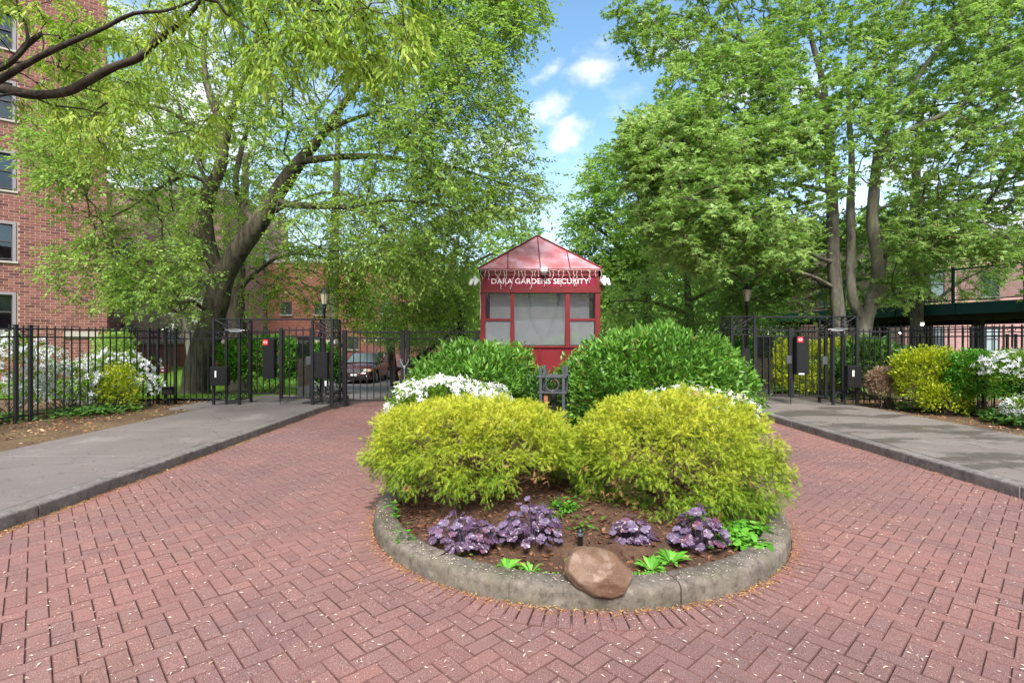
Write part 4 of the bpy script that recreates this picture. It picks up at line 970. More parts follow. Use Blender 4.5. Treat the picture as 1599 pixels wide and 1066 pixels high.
# end wall bricks (return side), thin strip visible
for i, (a, b, c0, c1) in enumerate(wins):
    if c0 > 12.5: continue
    w = MB().box(a, a+.09, *yb(-.22, .03), c0, c1).box(b-.09, b, *yb(-.22, .03), c0, c1).box(a+.09, b-.09, *yb(-.22, .03), c1-.09, c1).build('window', M['frame_grey'], nb)
    MB().box(a+.09, b-.09, *yb(-.2, -.06), c0+.06, c0+.10).box(a+.09, b-.09, *yb(-.19, -.07), (c0+c1)/2-.025, (c0+c1)/2+.025).box(a+.09, a+.13, *yb(-.2, -.06), c0+.1, c1-.09).box(b-.13, b-.09, *yb(-.2, -.06), c0+.1, c1-.09).build('frame', M['frame_dark'], w)
    MB().box(a+.13, b-.13, *yb(-.15, -.14), c0+.10, c1-.1).build('pane', M['glass_dim'], w)
    MB().box(a+.10, b-.10, *yb(-.30, -.29), c0+random.choice([.1, .65, .7]), c1-.1).build('blind_backing', M['blind_backing'], w)
    MB().box(a-.06, b+.06, *yb(-.2, .06), c0-.07, c0, .006).build('sill', M['stone_sill'], w)
MB().box(.25, 1.25, *yb(.016, .05), 1.62, 1.86, .004).build('name_board', M['stone_sill'], nb)
# farther buildings -----------------------------------------------------------
def block(name, x0, x1, y0, y1, z0, z1, mat, wl, label, cat='building', ww=.9, wh=1.4, parapet=True):
    b = empty(name, ((x0+x1)/2, (y0+y1)/2, z0), label=label, cat=cat); hx, hy = (x1-x0)/2, (y1-y0)/2; h = z1-z0
    me = MB().box(-hx, hx, -hy, hy, -.5, h).mesh('wall'); boxuv(me); obj('wall', me, M[mat], b)
    if parapet: MB().box(-hx-.08, hx+.08, -hy-.08, hy+.08, h+.002, h+.22, .02).build('coping', M['stone_sill'], b)
    for (side, u, z) in wl:
        if side == 'f': mx = Matrix.Translation((u-(x0+x1)/2, -hy, z-z0))
        elif side == 'r': mx = Matrix.Translation((hx, u-(y0+y1)/2, z-z0)) @ Matrix.Rotation(R(90), 4, 'Z')
        else: mx = Matrix.Translation((-hx, u-(y0+y1)/2, z-z0)) @ Matrix.Rotation(R(-90), 4, 'Z')
        a = ww/2
        w = MB().box(-a, -a+.07, -.05, -.002, 0, wh, 0, mx).box(a-.07, a, -.05, -.002, 0, wh, 0, mx).box(-a+.07, a-.07, -.05, -.002, wh-.07, wh, 0, mx).box(-a+.07, a-.07, -.05, -.002, wh/2-.03, wh/2+.03, 0, mx).build('window', M['frame_dark'], b)
        MB().box(-a+.071, a-.071, -.02, -.004, .0, wh-.07, 0, mx).build('pane', M['darkpane'], w)
        MB().box(-a-.1, a+.1, -.12, -.002, -.12, -.001, 0, mx).build('sill', M['stone_sill'], w)
    return b
m = newmat('reflecting_dark_pane'); g = NT(m); g.out(g.pr(g.ramp(g.noise(.35, 3, .6), [(.4, (.04, .05, .06)), (.6, (.25, .30, .34))]), .12, None, 0., .6)); M['darkpane'] = m
fz = [1.2, 4.1, 7.0]
block('pink_apartment_block', -30, -19.2, 34, 44, .1, 11.5, 'brick_pink', [('f', x, z) for x in (-28.3, -25.4, -22.6, -20.4) for z in fz]+[('r', y, z) for y in (36, 40) for z in fz], 'pale pink brick apartment block behind the elm branches on the left', ww=1.0)
block('stair_tower', -29.2, -26.6, 31.5, 33.97, .1, 11.8, 'brick_pink', [('f', -27.9, z) for z in fz], 'projecting pink brick stair tower beside the near apartment block')
block('red_brick_house', -19.1, -7.5, 40, 50, -.4, 7.6, 'brick_red', [('f', x, z) for x in (-17.6, -15.0, -12.4, -9.8) for z in (.9, 3.6)], 'red brick house with small windows behind the left gate', ww=.8, wh=1.0)
block('brick_garden_wall', -9.9, 13, 34.6, 35.1, -.6, 1.5, 'brick_dark', [], 'dark red brick garden wall behind the parked maroon car', 'wall')
block('low_brick_wall', -28.0, -10.0, 28.8, 29.2, .1, 1.35, 'brick_red', [], 'low red brick wall along the back of the left lawn', 'wall')
block('pink_wing', 23.8, 60, 31, 44, .05, 8.0, 'brick_pink', [('f', x, z) for x in (25.6, 28.9, 32.2, 35.5) for z in (.9, 4.2)]+[('l', 35, .9), ('l', 39, 4.2)], 'pink brick wing behind the green steel deck on the right', ww=1.1, wh=1.5)
block('facing_brick_block', -30, 30, -44, -34, 0, 13, 'brick_pink', [], 'red brick block across the street behind the viewpoint')
# white van-like low wall seen mirrored in the booth glass
block('pale_shop_row', -26, 24, -31, -33.9+2, 0, 2.9, 'pale', [], 'pale low shop row across the street behind the viewpoint') if False else None
# ------------------------------------------------------------------ green steel deck on the right
dk = empty('parking_deck', (0, 0, 0), label='dark green steel deck with mesh railing rising to the right behind the right fence', cat='deck')
A = at(1196, 478, 25.5); B_ = at(1760, 478, 14.5)
A.z = B_.z = 0; dirv = (B_-A).normalized(); nrmv = Vector((-dirv.y, dirv.x, 0)); LnD = (B_-A).length
if nrmv.y < 0: nrmv = -nrmv
def dkbox(name, s0, s1, o0, o1, z0, z1, mat, parent=dk, kind=None):
    m_ = Matrix.Translation(A) @ Matrix(((dirv.x, nrmv.x, 0, 0), (dirv.y, nrmv.y, 0, 0), (0, 0, 1, 0), (0, 0, 0, 1)))
    return MB().box(s0, s1, o0, o1, z0, z1, 0, m_).build(name, M[mat], parent, kind)
dkbox('fascia_beam', 0, LnD, -.08, 0, 2.46, 2.86, 'green'); dkbox('deck_slab', 0, LnD, .002, 9, 2.55, 2.75, 'under')
dkbox('soffit_beam', 0, LnD, .25, .55, 2.28, 2.549, 'under'); dkbox('pipe_tray', .5, LnD, .7, .82, 2.34, 2.43, 'stone_sill'); dkbox('soffit_beam', 0, LnD, 4.25, 4.55, 2.2, 2.549, 'under')
for i in range(8): dkbox('cross_beam', 1.0+i*2.2, 1.2+i*2.2, .552, 4.249, 2.34, 2.549, 'under')
for i in range(5): dkbox('column', .8+i*3.6, 1.05+i*3.6, .9, 1.15, -.4, 2.339, 'under'); 
for i in range(5): dkbox('column', 2.8+i*3.6, 3.0+i*3.6, 4.3, 4.5, -.4, 2.199, 'under')
dkbox('top_rail', 0, LnD, -.05, .0, 4.02, 4.08, 'green'); dkbox('mid_rail', 0, LnD, -.045, -.005, 2.94, 2.98, 'green')
for i in range(10):
    s = .05+i*1.95; dkbox('railing_post', s, s+.09, -.13, -.083, 2.5, 4.14, 'green'); dkbox('mesh_panel', s+.1, s+1.94, -.03, -.024, 2.985, 4.015, 'mesh')
    if i % 2: dkbox('timber_post', s+.95, s+1.0, .1, .15, 2.76, 3.85, 'stone_sill')
m = newmat('lit_lamp'); g = NT(m); e = g.n('ShaderNodeEmission', {'Color': (1, .93, .8, 1), 'Strength': 14.}); g.out(e.outputs[0]); M['lit'] = m
for i, (px, py, d) in enumerate(((1440, 506, 18.3), (1280, 517, 21.2), (1406, 519, 20.0))):
    p = at(px, py, d); t = empty('soffit_lamp', p, label=['bright lit lamp under the green deck above the far fence', 'lit lamp under the deck seen through the right gate', 'small dim lamp under the deck right of the right gate'][i], cat='lamp', group='lamps under the deck')
    MB().lathe([(.0, .02), (.06, .02), (.07, .05), (.07, .09), (.0, .09)], sides=10).build('housing', M['whiteplastic'], t); MB().lathe([(.0, -.05), (.035, -.035), (.05, 0), (.045, .019), (.0, .019)], sides=10).build('bulb', M['lit'], t)
    MB().tube([(0, 0, .09), (0, 0, max(.12, 2.3-p.z))], .012, 5).build('stem', M['iron'], t)
# ------------------------------------------------------------------ the parked car
def car():
    c = empty('parked_car', (-7.9, 25.6, -.66), 0, 'dark maroon parked car facing the camera behind the driveway gate', 'car')
    W_, Lc = .90, 4.5
    # body cross sections along y (front at 0)
    prof = [(0.0, .30, .55, .62), (.10, .25, .72, .74), (.35, .22, .90, .84), (.9, .20, 1.0, .88), (1.25, .20, 1.04, .90), (2.2, .20, 1.04, .90), (3.4, .20, 1.05, .90), (4.2, .24, 1.04, .87), (4.45, .32, .98, .78), (4.5, .40, .85, .70)]
    def section(y, zb, zt, hw_):
        pts = [(-hw_*.92, zb), (-hw_, zb+.12), (-hw_, zb+(zt-zb)*.55), (-hw_*.965, zt-.06), (-hw_*.86, zt), (0, zt+.035), (hw_*.86, zt), (hw_*.965, zt-.06), (hw_, zb+(zt-zb)*.55), (hw_, zb+.12), (hw_*.92, zb)]
        return [(x, y, z) for x, z in pts]
    S = [section(*p) for p in prof]; k = len(S[0]); vs = [p for s in S for p in s]
    fs = [(i*k+j, (i+1)*k+j, (i+1)*k+(j+1) % k, i*k+(j+1) % k) for i in range(len(S)-1) for j in range(k)]
    body = MB(); body.add(vs, fs, True); body.add(S[0], [tuple(range(k))], False); body.add(S[-1], [tuple(range(k))[::-1]], False)
    o = body.build('body', M['carpaint'], c)
    cab = [(1.05, 1.03, 1.05, .80), (1.85, 1.03, 1.50, .64), (2.3, 1.03, 1.585, .62), (3.3, 1.03, 1.60, .62), (3.95, 1.03, 1.54, .60), (4.38, 1.0, 1.12, .66)]
    def sec2(y, zb, zt, hw_):
        lo = .84; return [(-lo, y, zb), (-(lo*.45+hw_*.55), y, zb+(zt-zb)*.6), (-hw_, y, zt-.02), (-hw_*.8, y, zt+.02), (0, y, zt+.04), (hw_*.8, y, zt+.02), (hw_, y, zt-.02), ((lo*.45+hw_*.55), y, zb+(zt-zb)*.6), (lo, y, zb)]
    S = [sec2(*p) for p in cab]; k = len(S[0]); g_ = MB(); vs = [p for s in S for p in s]
    side = []; top = []
    for i in range(len(S)-1):
        for j in range(k-1):
            f = (i*k+j, (i+1)*k+j, (i+1)*k+j+1, i*k+j+1)
            (top if (j in (2, 3, 4, 5) and i >= 1 and i < 4) else side).append(f)
    g_.add(vs, side, True); g_.build('windows', M['carglass'], c)
    t_ = MB(); t_.add([(x, y, z+.004) for x, y, z in vs], top, True); t_.build('roof', M['carpaint'], c)
    for s in (-1, 1):
        MB().tube([(s*.82, 1.0, 1.04), (s*.70, 1.72, 1.44), (s*.63, 2.1, 1.555), (s*.63, 3.3, 1.575), (s*.62, 3.95, 1.52), (s*.68, 4.36, 1.10)], .03, 6).build('pillar', M['carpaint'], c)
        MB().box(s*.78-.02, s*.78+.02, 2.55, 2.66, 1.04, 1.55).build('pillar', M['carpaint'], c)
        MB().box(s*.99-.10, s*.99+.10, 1.35, 1.5, 1.02, 1.16, .03).build('wing_mirror', M['carpaint'], c)
        hl = MB(); hl.box(s*.62-.17, s*.62+.17, -.01, .25, .62, .78, .04); hl.build('headlight', M['headlight'], c)
        MB().box(s*.80-.05, s*.80+.05, .02, .3, .64, .77, .02).build('indicator', M['amber'], c)
        MB().lathe([(0, -.02), (.06, -.02), (.065, .03), (0, .03)], mx=Matrix.Translation((s*.62, .03, .40)) @ Matrix.Rotation(R(90), 4, 'X'), sides=12).build('fog_lamp', M['silver'], c)
        for y in (.92, 3.55):
            mx = Matrix.Translation((s*.80, y, .33)) @ Matrix.Rotation(R(90), 4, 'Y')
            w = MB().lathe([(.2, -.11), (.31, -.11), (.33, -.08), (.33, .08), (.31, .11), (.2, .11)], mx=mx, sides=24).build('wheel', M['tyre'], c)
            MB().lathe([(.0, -.105), (.05, -.115), (.19, -.09), (.205, -.10), (.205, .10), (.19, .09), (.05, .115), (.0, .105)], mx=mx, sides=10, smooth=False).build('rim', M['silver'], w)
            MB().ring((s*.905, y, .36), .36, .03, n=20, ang=math.pi/2).build('wheel_arch', M['tyre'], c)
    MB().box(-.42, .42, -.02, .06, .60, .76, .02).build('grille', M['black'], c)
    for z in (.64, .69, .74): MB().box(-.40, .40, -.035, -.021, z-.01, z+.01).build('grille_bar', M['silver'], c)
    MB().box(-.75, .75, -.03, .1, .22, .42, .03).build('lower_bumper', M['black'], c)
    MB().box(-.16, .16, -.045, -.031, .44, .55).build('number_plate', M['paper'], c)
    return c
M['carpaint'] = plain('maroon_car_paint', (.075, .022, .026), .25, .05, 3, spec=.6, coat=.6)
M['carglass'] = plain('car_glass', (.10, .13, .14), .06, .1, 1, spec=.9, bump=0)
M['headlight'] = plain('headlight_glass', (.65, .6, .55), .15, .1, spec=.7); M['amber'] = plain('amber_lens', (.75, .28, .06), .25, .1, spec=.6); M['tyre'] = plain('tyre', (.02, .02, .02), .85, .2)
car()
t = empty('yellow_kerb', (-5.4, 29.6, -.62), label='yellow painted kerb at the right of the parked maroon car', cat='kerb')
MB().box(-1.3, 1.6, -.1, .1, -.1, .16, .02).build('painted_kerb', M['yellow'], t)
# ================================================================== TREES
def cr(pts, k=6):
    """Catmull-Rom through (x,y,z,r)"""
    P = [np.array(p, float) for p in pts]; P = [2*P[0]-P[1]]+P+[2*P[-1]-P[-2]]; o = []
    for i in range(1, len(P)-2):
        for j in range(k):
            t = j/k; o.append(.5*((2*P[i])+(-P[i-1]+P[i+1])*t+(2*P[i-1]-5*P[i]+4*P[i+1]-P[i+2])*t*t+(-P[i-1]+3*P[i]-3*P[i+1]+P[i+2])*t**3))
    o.append(P[-2]); return o
def limb_world(l, k=5):
    """points given as (px, py, distance, radius in metres)"""
    return cr([(*at(a, b, d), r) for a, b, d, r in l], k)
def sample_poly(poly, n, dc, sd, top_fade=True, shell=.0):
    xs_ = [p[0] for p in poly]; ys_ = [p[1] for p in poly]; o = []
    x = RNG.uniform(min(xs_), max(xs_), n*6); y = RNG.uniform(min(ys_), max(ys_), n*6); k = inpoly(x, y, poly); x, y = x[k], y[k]
    # clumps and gaps
    ph = np.array([mn.noise((a*.012, b*.018, dc)) for a, b in zip(x, y)]); k = RNG.random(len(x)) < np.clip(.62+ph*1.3, .12, 1); x, y = x[k][:n], y[k][:n]
    cx, cy = np.mean(xs_), np.mean(ys_); e = np.sqrt(((x-cx)/(max(xs_)-min(xs_))*2)**2+((y-cy)/(max(ys_)-min(ys_))*2)**2)
    d = dc+RNG.normal(0, sd, len(x))*np.clip(1.15-e*.6, .35, 1)
    return np.stack([(x-CX)/F*d, d, H-(y-CY)/F*d], -1)
def grow(nodes, par, plen, A, bf=.35):
    """attach every point to the tree that stands, nearest first, favouring short ways to the trunk"""
    P = list(nodes); par = list(par); plen = list(plen); L0 = len(P)
    NP_ = np.array(P); best = np.full(len(A), 1e9); bi = np.zeros(len(A), int)
    pl = np.array(plen)
    for s in range(0, len(A), 400):
        D = np.linalg.norm(A[s:s+400, None]-NP_[None], axis=2)+bf*pl[None]; bi[s:s+400] = D.argmin(1); best[s:s+400] = D.min(1)
    alive = np.ones(len(A), bool)
    for _ in range(len(A)):
        j = int(np.argmin(best)); p = A[j]; q = P[bi[j]]; d = np.linalg.norm(p-q)
        par.append(int(bi[j])); P.append(p); plen.append(plen[bi[j]]+d); ni = len(P)-1; best[j] = 1e18; alive[j] = False
        c = np.linalg.norm(A-p, axis=1)+bf*plen[ni]; m_ = alive & (c < best); best[m_] = c[m_]; bi[m_] = ni
    return np.array(P), np.array(par), L0
def tree(name, label, trunk, limbs, clouds, barkm, leafm, tp, lsize, ntw, nlf, group=None, cat='tree', bf=.35, r_tip=.0045, twl=.42, droop=.5, flat=.5, rexp=2.3, extra=None, sides=12, branchm=None, maxr=.09, curl=.35):
    tk = limb_world(trunk, 6); base = tk[0]
    t = empty(name, base[:3], 0, label, cat, group); off = np.array(base[:3])
    mbt = MB()
    def addl(w, sd, rough):
        pts = [Vector(p[:3]-off) for p in w]; rad = []
        for i, p in enumerate(w):
            rad.append(max(.004, p[3]*(1+.10*mn.noise(Vector(p[:3])*2.3))))
        mbt.tube(pts, rad, sd)
    # flared foot
    foot = [np.array([base[0], base[1], base[2]-.25, base[3]*1.45]), np.array([base[0], base[1], base[2]-.02, base[3]*1.15])]
    addl([*foot, *tk[1:]], sides, 1)
    nodes = []; par = []; plen = []; rad = []
    def reg(w, start):
        for i, p in enumerate(w):
            if i == 0 and start is not None: par_i = start
            else: par_i = len(nodes)-1 if len(nodes) else -1
            d = 0 if par_i < 0 else np.linalg.norm(p[:3]-nodes[par_i]); nodes.append(p[:3].copy()); par.append(par_i); plen.append((plen[par_i] if par_i >= 0 else 0)+d); rad.append(p[3])
    reg(tk, None)
    for l in limbs:
        w = limb_world(l, 5); d = np.linalg.norm(np.array(nodes)-w[0][:3], axis=1); s = int(d.argmin()); w2 = [np.array([*nodes[s], max(w[0][3], .6*min(rad[s], w[0][3]*1.3))])]+w[1:] if d[s] < .8 else w
        addl(w2, 9, 1); reg(w, s)
    mbt.build('trunk', barkm, t)
    ntr = len(tk)
    A = np.concatenate([sample_poly(*c) if not isinstance(c, np.ndarray) else c for c in clouds])
    A = A[A[:, 2] > .3]
    # the lower bare trunk does not sprout
    pl2 = [p+(3.0*max(0, 1-i/(ntr*.7)) if i < ntr else 0) for i, p in enumerate(plen)]
    P, pr_, L0 = grow(nodes, par, pl2, A, bf)
    n = len(P); r = np.zeros(n); w_ = np.zeros(n)
    for i in range(n-1, L0-1, -1):
        w_[i] = max(w_[i], 0)+ (r_tip**rexp if w_[i] == 0 else 0); w_[pr_[i]] += w_[i] if pr_[i] >= L0 else 0
        r[i] = w_[i]**(1/rexp)
    r = np.minimum(r, maxr)
    i = np.arange(L0, n); pi_ = pr_[i]; P0, P1 = P[pi_], P[i]; r1 = r[i]; r0 = np.where(pi_ >= L0, np.minimum(r[pi_], r1*1.5+.003), r1*1.25)
    ln = np.linalg.norm(P1-P0, axis=1, keepdims=True); m1 = P0*.62+P1*.38+RNG.normal(0, .05, P0.shape)*ln+np.array([0, 0, .05])*ln; m2 = P0*.28+P1*.72+RNG.normal(0, .05, P0.shape)*ln+np.array([0, 0, .04])*ln
    a_, b_ = r0*.7+r1*.3, r0*.3+r1*.7
    parts = [segs(P0, m1, r0, a_, 5), segs(m1, m2, a_, b_, 5), segs(m2, P1, b_, r1, 5)]
    V, Fc = join(parts); obj('branches', npmesh('branches', V-off, Fc, True), branchm or barkm, t, 'stuff')
    # twigs
    U = unit(P1-P0); K = ntw; b0 = np.repeat(P1, K, 0); u = np.repeat(U, K, 0)+RNG.normal(0, .62, (len(P1)*K, 3)); u[:, 2] = u[:, 2]*flat-droop*.25; u = unit(u); Lt = twl*RNG.uniform(.5, 1.15, (len(u), 1))
    e1 = b0+u*Lt*.5; e2 = b0+u*Lt+np.array([0, 0, -1])*droop*Lt*.35; rt = np.full(len(u), r_tip*.75)
    V, Fc = join([segs(b0, e1, rt, rt*.7, 3), segs(e1, e2, rt*.7, rt*.35, 3)])
    obj('twigs', npmesh('twigs', V-off, Fc), M['twig'], t, 'stuff')
    # leaves along the twigs
    k = nlf; tt = np.linspace(.12, 1.0, k)[None, :, None]+RNG.normal(0, .04, (len(u), k, 1))
    LP = np.where(tt < .5, b0[:, None]+(e1-b0)[:, None]*tt*2, e1[:, None]+(e2-e1)[:, None]*(tt*2-1))
    sd = np.where(np.arange(k) % 2, 1., -1.)[None, :, None]; hor = np.cross(u, np.array([0, 0, 1.]))[:, None]
    Aax = u[:, None]*.7+hor*sd*.9+RNG.normal(0, curl, (len(u), k, 3)); Aax[..., 2] -= droop*.8
    Nn = np.zeros_like(Aax); Nn[..., 2] = 1; Nn += RNG.normal(0, .45, Nn.shape)
    LP = (LP+RNG.normal(0, .018, LP.shape)).reshape(-1, 3); S = lsize*RNG.uniform(.55, 1.25, len(LP))
    V, Fc = scatter(tp, LP, Aax.reshape(-1, 3), Nn.reshape(-1, 3), S)
    obj('crown', npmesh('crown', V-off, Fc), leafm, t, 'stuff')
    if extra:
        em, ef, es = extra; pick = RNG.random(len(P1)) < ef; q = P1[pick]; q = np.repeat(q, 7, 0)+RNG.normal(0, .06, (pick.sum()*7, 3)); ax = RNG.normal(0, .5, q.shape); ax[:, 2] -= 1
        V, Fc = scatter(LEAF, q, ax, RNG.normal(0, 1, q.shape), es*RNG.uniform(.6, 1.2, len(q))); obj('seed_bunches', npmesh('seed_bunches', V-off, Fc), em, t, 'stuff')
    return t
EL = [
 [(350,430,14,.22),(332,402,13.9,.2),(322,350,13.7,.185),(327,300,13.6,.175),(343,265,13.5,.16),(348,225,13.4,.14),(340,180,13.4,.11),(323,130,13.5,.085),(318,70,13.6,.06),(330,10,13.8,.04),(340,-80,14,.02)],
 [(350,228,13.4,.12),(358,190,13.2,.10),(375,140,12.9,.08),(400,70,12.6,.06),(430,-20,12.2,.04),(450,-120,12,.02)],
 [(348,230,13.4,.08),(320,213,13.2,.065),(290,190,12.9,.055),(262,172,12.7,.04),(232,165,12.5,.025)],
 [(330,290,13.6,.06),(295,274,13.3,.045),(255,290,12.8,.035),(210,320,12.3,.025),(160,348,11.8,.015),(110,395,11.4,.008)],
 [(350,430,14,.26),(374,388,13.9,.26),(406,345,13.8,.235),(440,290,13.6,.20),(470,250,13.4,.165),(500,215,13.2,.125),(530,170,12.9,.095),(575,110,12.5,.065),(620,30,12,.045),(660,-80,11.6,.025)],
 [(468,252,13.4,.10),(520,246,13.1,.085),(580,244,12.7,.07),(640,252,12.3,.05),(710,262,11.8,.035),(780,285,11.4,.02),(840,305,11.1,.01)],
 [(428,312,13.7,.11),(455,320,13.5,.095),(500,322,13.2,.08),(545,325,12.8,.065),(585,345,12.4,.05),(620,370,12,.035),(660,400,11.6,.02)],
 [(545,325,12.8,.05),(590,315,12.3,.04),(650,315,11.8,.03),(710,325,11.3,.02),(760,335,11,.01)],
 [(400,350,13.8,.12),(380,322,14.2,.10),(368,285,14.5,.085),(378,230,14.8,.07),(395,160,15,.05),(380,60,15.2,.03)],
 [(340,395,14,.06),(300,405,13.8,.045),(260,412,13.4,.03),(215,407,13,.02),(170,430,12.6,.01)],
 [(505,210,13.2,.08),(540,190,13.6,.06),(600,170,14,.045),(690,130,14.4,.03),(770,70,14.5,.015)],
 [(330,300,13.6,.05),(300,230,13.8,.04),(270,130,14.2,.03),(250,40,14.5,.02)],
]
tree('elm_tree', 'large grey-barked elm leaning over the left gate with a forked trunk and drooping boughs',
 [(305,612,14.3,.38),(308,585,14.3,.36),(317,550,14.25,.35),(333,495,14.15,.325),(346,430,14,.31),(350,423,14,.24)], EL,
 [([(400,120),(440,-200),(600,-420),(745,-330),(845,-40),(845,40),(795,100),(815,190),(838,270),(865,300),(835,335),(765,352),(725,400),(640,400),(560,420),(470,410),(420,330),(390,240)], 1750, 12.3, 1.7),
  ([(560,120),(700,-50),(805,-20),(795,110),(815,190),(838,270),(862,300),(830,330),(765,345),(700,350),(600,300)], 900, 11.6, 1.2),
  ([(680,-30),(865,-60),(865,30),(800,80),(740,60)], 130, 11.5, .8),
  ([(30,215),(60,150),(130,110),(240,110),(330,210),(320,380),(300,450),(200,480),(120,470),(150,400),(60,300)], 560, 12.0, 1.0),
  ([(30,200),(130,170),(200,200),(180,260),(60,290)], 110, 10.8, .5),
  ([(60,440),(100,370),(180,360),(250,400),(330,430),(330,500),(270,500),(150,480)], 190, 12.0, .8),
  ([(180,60),(260,-200),(500,-350),(520,60),(420,200),(330,180)], 520, 13.5, 1.5),
  ([(180,60),(420,60),(430,330),(330,330),(180,330)], 330, 14.5, 1.0),
  ([(560,380),(700,370),(735,390),(725,440),(620,450)], 110, 11.5, .7)],
 M['bark'], M['lf_elm'], LEAF, .088, 3, 12, bf=.30, branchm=M['bark'], twl=.55, droop=.55, flat=.55)
tree('second_elm', 'yellow-green tree with a straight trunk just behind the big elm',
 [(372,600,17.5,.30),(372,540,17.5,.25),(371,470,17.5,.23),(374,400,17.6,.2),(380,330,17.8,.15),(385,240,18,.1)],
 [[(374,450,17.5,.10),(400,425,17.2,.07),(440,400,16.8,.05),(500,400,16.3,.03),(560,430,15.8,.015)],[(372,420,17.6,.08),(330,380,17.8,.06),(270,350,18,.03)],[(376,380,17.6,.08),(430,330,17.8,.06),(520,300,18,.04),(610,340,18.2,.02)]],
 [([(380,300),(640,300),(740,400),(720,480),(600,525),(545,535),(500,500),(450,490),(400,500),(330,480),(280,490),(220,420),(280,330)], 760, 17.2, 1.3), ([(500,400),(735,400),(735,480),(640,525),(545,520)], 260, 15.8, .8), ([(370,380),(560,380),(560,480),(380,475)], 150, 16.5, .7)],
 M['bark'], M['lf_elm2'], LEAF, .095, 3, 9, bf=.3, twl=.55)
tree('young_lawn_tree', 'slender young tree with a thin grey trunk on the left lawn',
 [(303,612,19,.12),(298,570,19,.10),(292,520,19,.09),(286,470,19,.08),(276,400,19,.05)], [],
 [([(180,250),(330,230),(345,450),(200,500)], 330, 18.8, 1.1)], M['bark_pale'], M['lf_mid'], LEAF, .09, 3, 8, bf=.3)
tree('dogwood', 'pale flowering dogwood with a low spreading crown in front of the pink block',
 [(262,596,25,.09),(262,560,25,.07),(258,520,25,.05)], [], [([(180,500),(215,458),(300,448),(350,480),(345,520),(200,522)], 170, 25, 1.2)], M['bark_pale'], M['lf_dogwood'], LEAF, .13, 3, 9, bf=.3)
# overhanging branches of a tree just left of the frame
tree('overhanging_tree', 'dark-limbed tree at the left edge whose lance-leaved branches overhang the top left',
 [(-190,800,6.7,.17),(-190,560,6.7,.15),(-180,330,6.6,.14),(-140,200,6.5,.12),(-90,150,6.4,.09)],
 [[(-140,200,6.5,.09),(-60,135,6.3,.065),(0,138,6.1,.055),(50,148,6,.054),(105,143,5.9,.05),(145,122,5.85,.046),(180,104,5.8,.043),(218,90,5.75,.04),(243,66,5.7,.036),(262,52,5.65,.03),(305,12,5.55,.022),(345,-50,5.5,.01)],
  [(-140,200,6.5,.07),(-50,150,6,.05),(0,125,5.8,.04),(42,100,5.7,.034),(80,80,5.6,.03),(120,62,5.5,.026),(160,45,5.45,.022),(208,22,5.4,.018),(262,16,5.3,.014),(330,-10,5.2,.008)],
  [(-130,190,6.5,.05),(-40,120,6.2,.04),(5,105,6.1,.034),(28,86,6,.03),(40,72,6,.03),(55,60,6,.028),(66,52,6,.02)],
  [(-40,130,6.2,.03),(0,108,6,.022),(25,90,5.9,.02),(42,68,5.9,.018),(40,40,5.9,.015),(28,10,5.9,.01),(20,-40,5.9,.006)],
  [(-60,160,6.3,.03),(0,150,6,.014),(25,146,5.95,.014),(55,149,5.9,.012),(70,145,5.85,.008)],
  [(-170,300,6.6,.1),(-120,60,6,.09),(0,-120,5.6,.07),(180,-200,5.2,.055),(380,-160,5,.04),(520,-60,4.9,.022),(575,30,4.9,.01)],
  [(180,-200,5.2,.05),(320,-60,4.8,.03),(430,-10,4.7,.015)]],
 [([(-60,-100),(130,-80),(125,30),(60,45),(0,30),(-60,60)], 34, 5.7, .4), ([(215,-60),(400,-60),(360,75),(270,70),(225,45)], 50, 5.4, .35), ([(400,-80),(660,-100),(645,90),(625,110),(570,130),(520,95),(440,70),(405,20)], 125, 4.9, .35), ([(380,60),(440,60),(470,120),(420,130)], 14, 5.0, .2),
  ([(-30,10),(170,10),(180,130),(100,120),(-30,110)], 55, 6.9, .3), ([(60,40),(420,50),(400,190),(250,250),(110,240),(50,170)], 110, 7.2, .5),
  ([(-40,140),(60,155),(200,110),(250,160),(180,190),(40,180)], 16, 6.0, .3)],
 M['bark_dark'], M['lf_hang'], LANCE, .085, 4, 11, bf=.4, r_tip=.0035, twl=.30, droop=1.15, flat=.6, branchm=M['bark_dark'], maxr=.03, curl=.25)
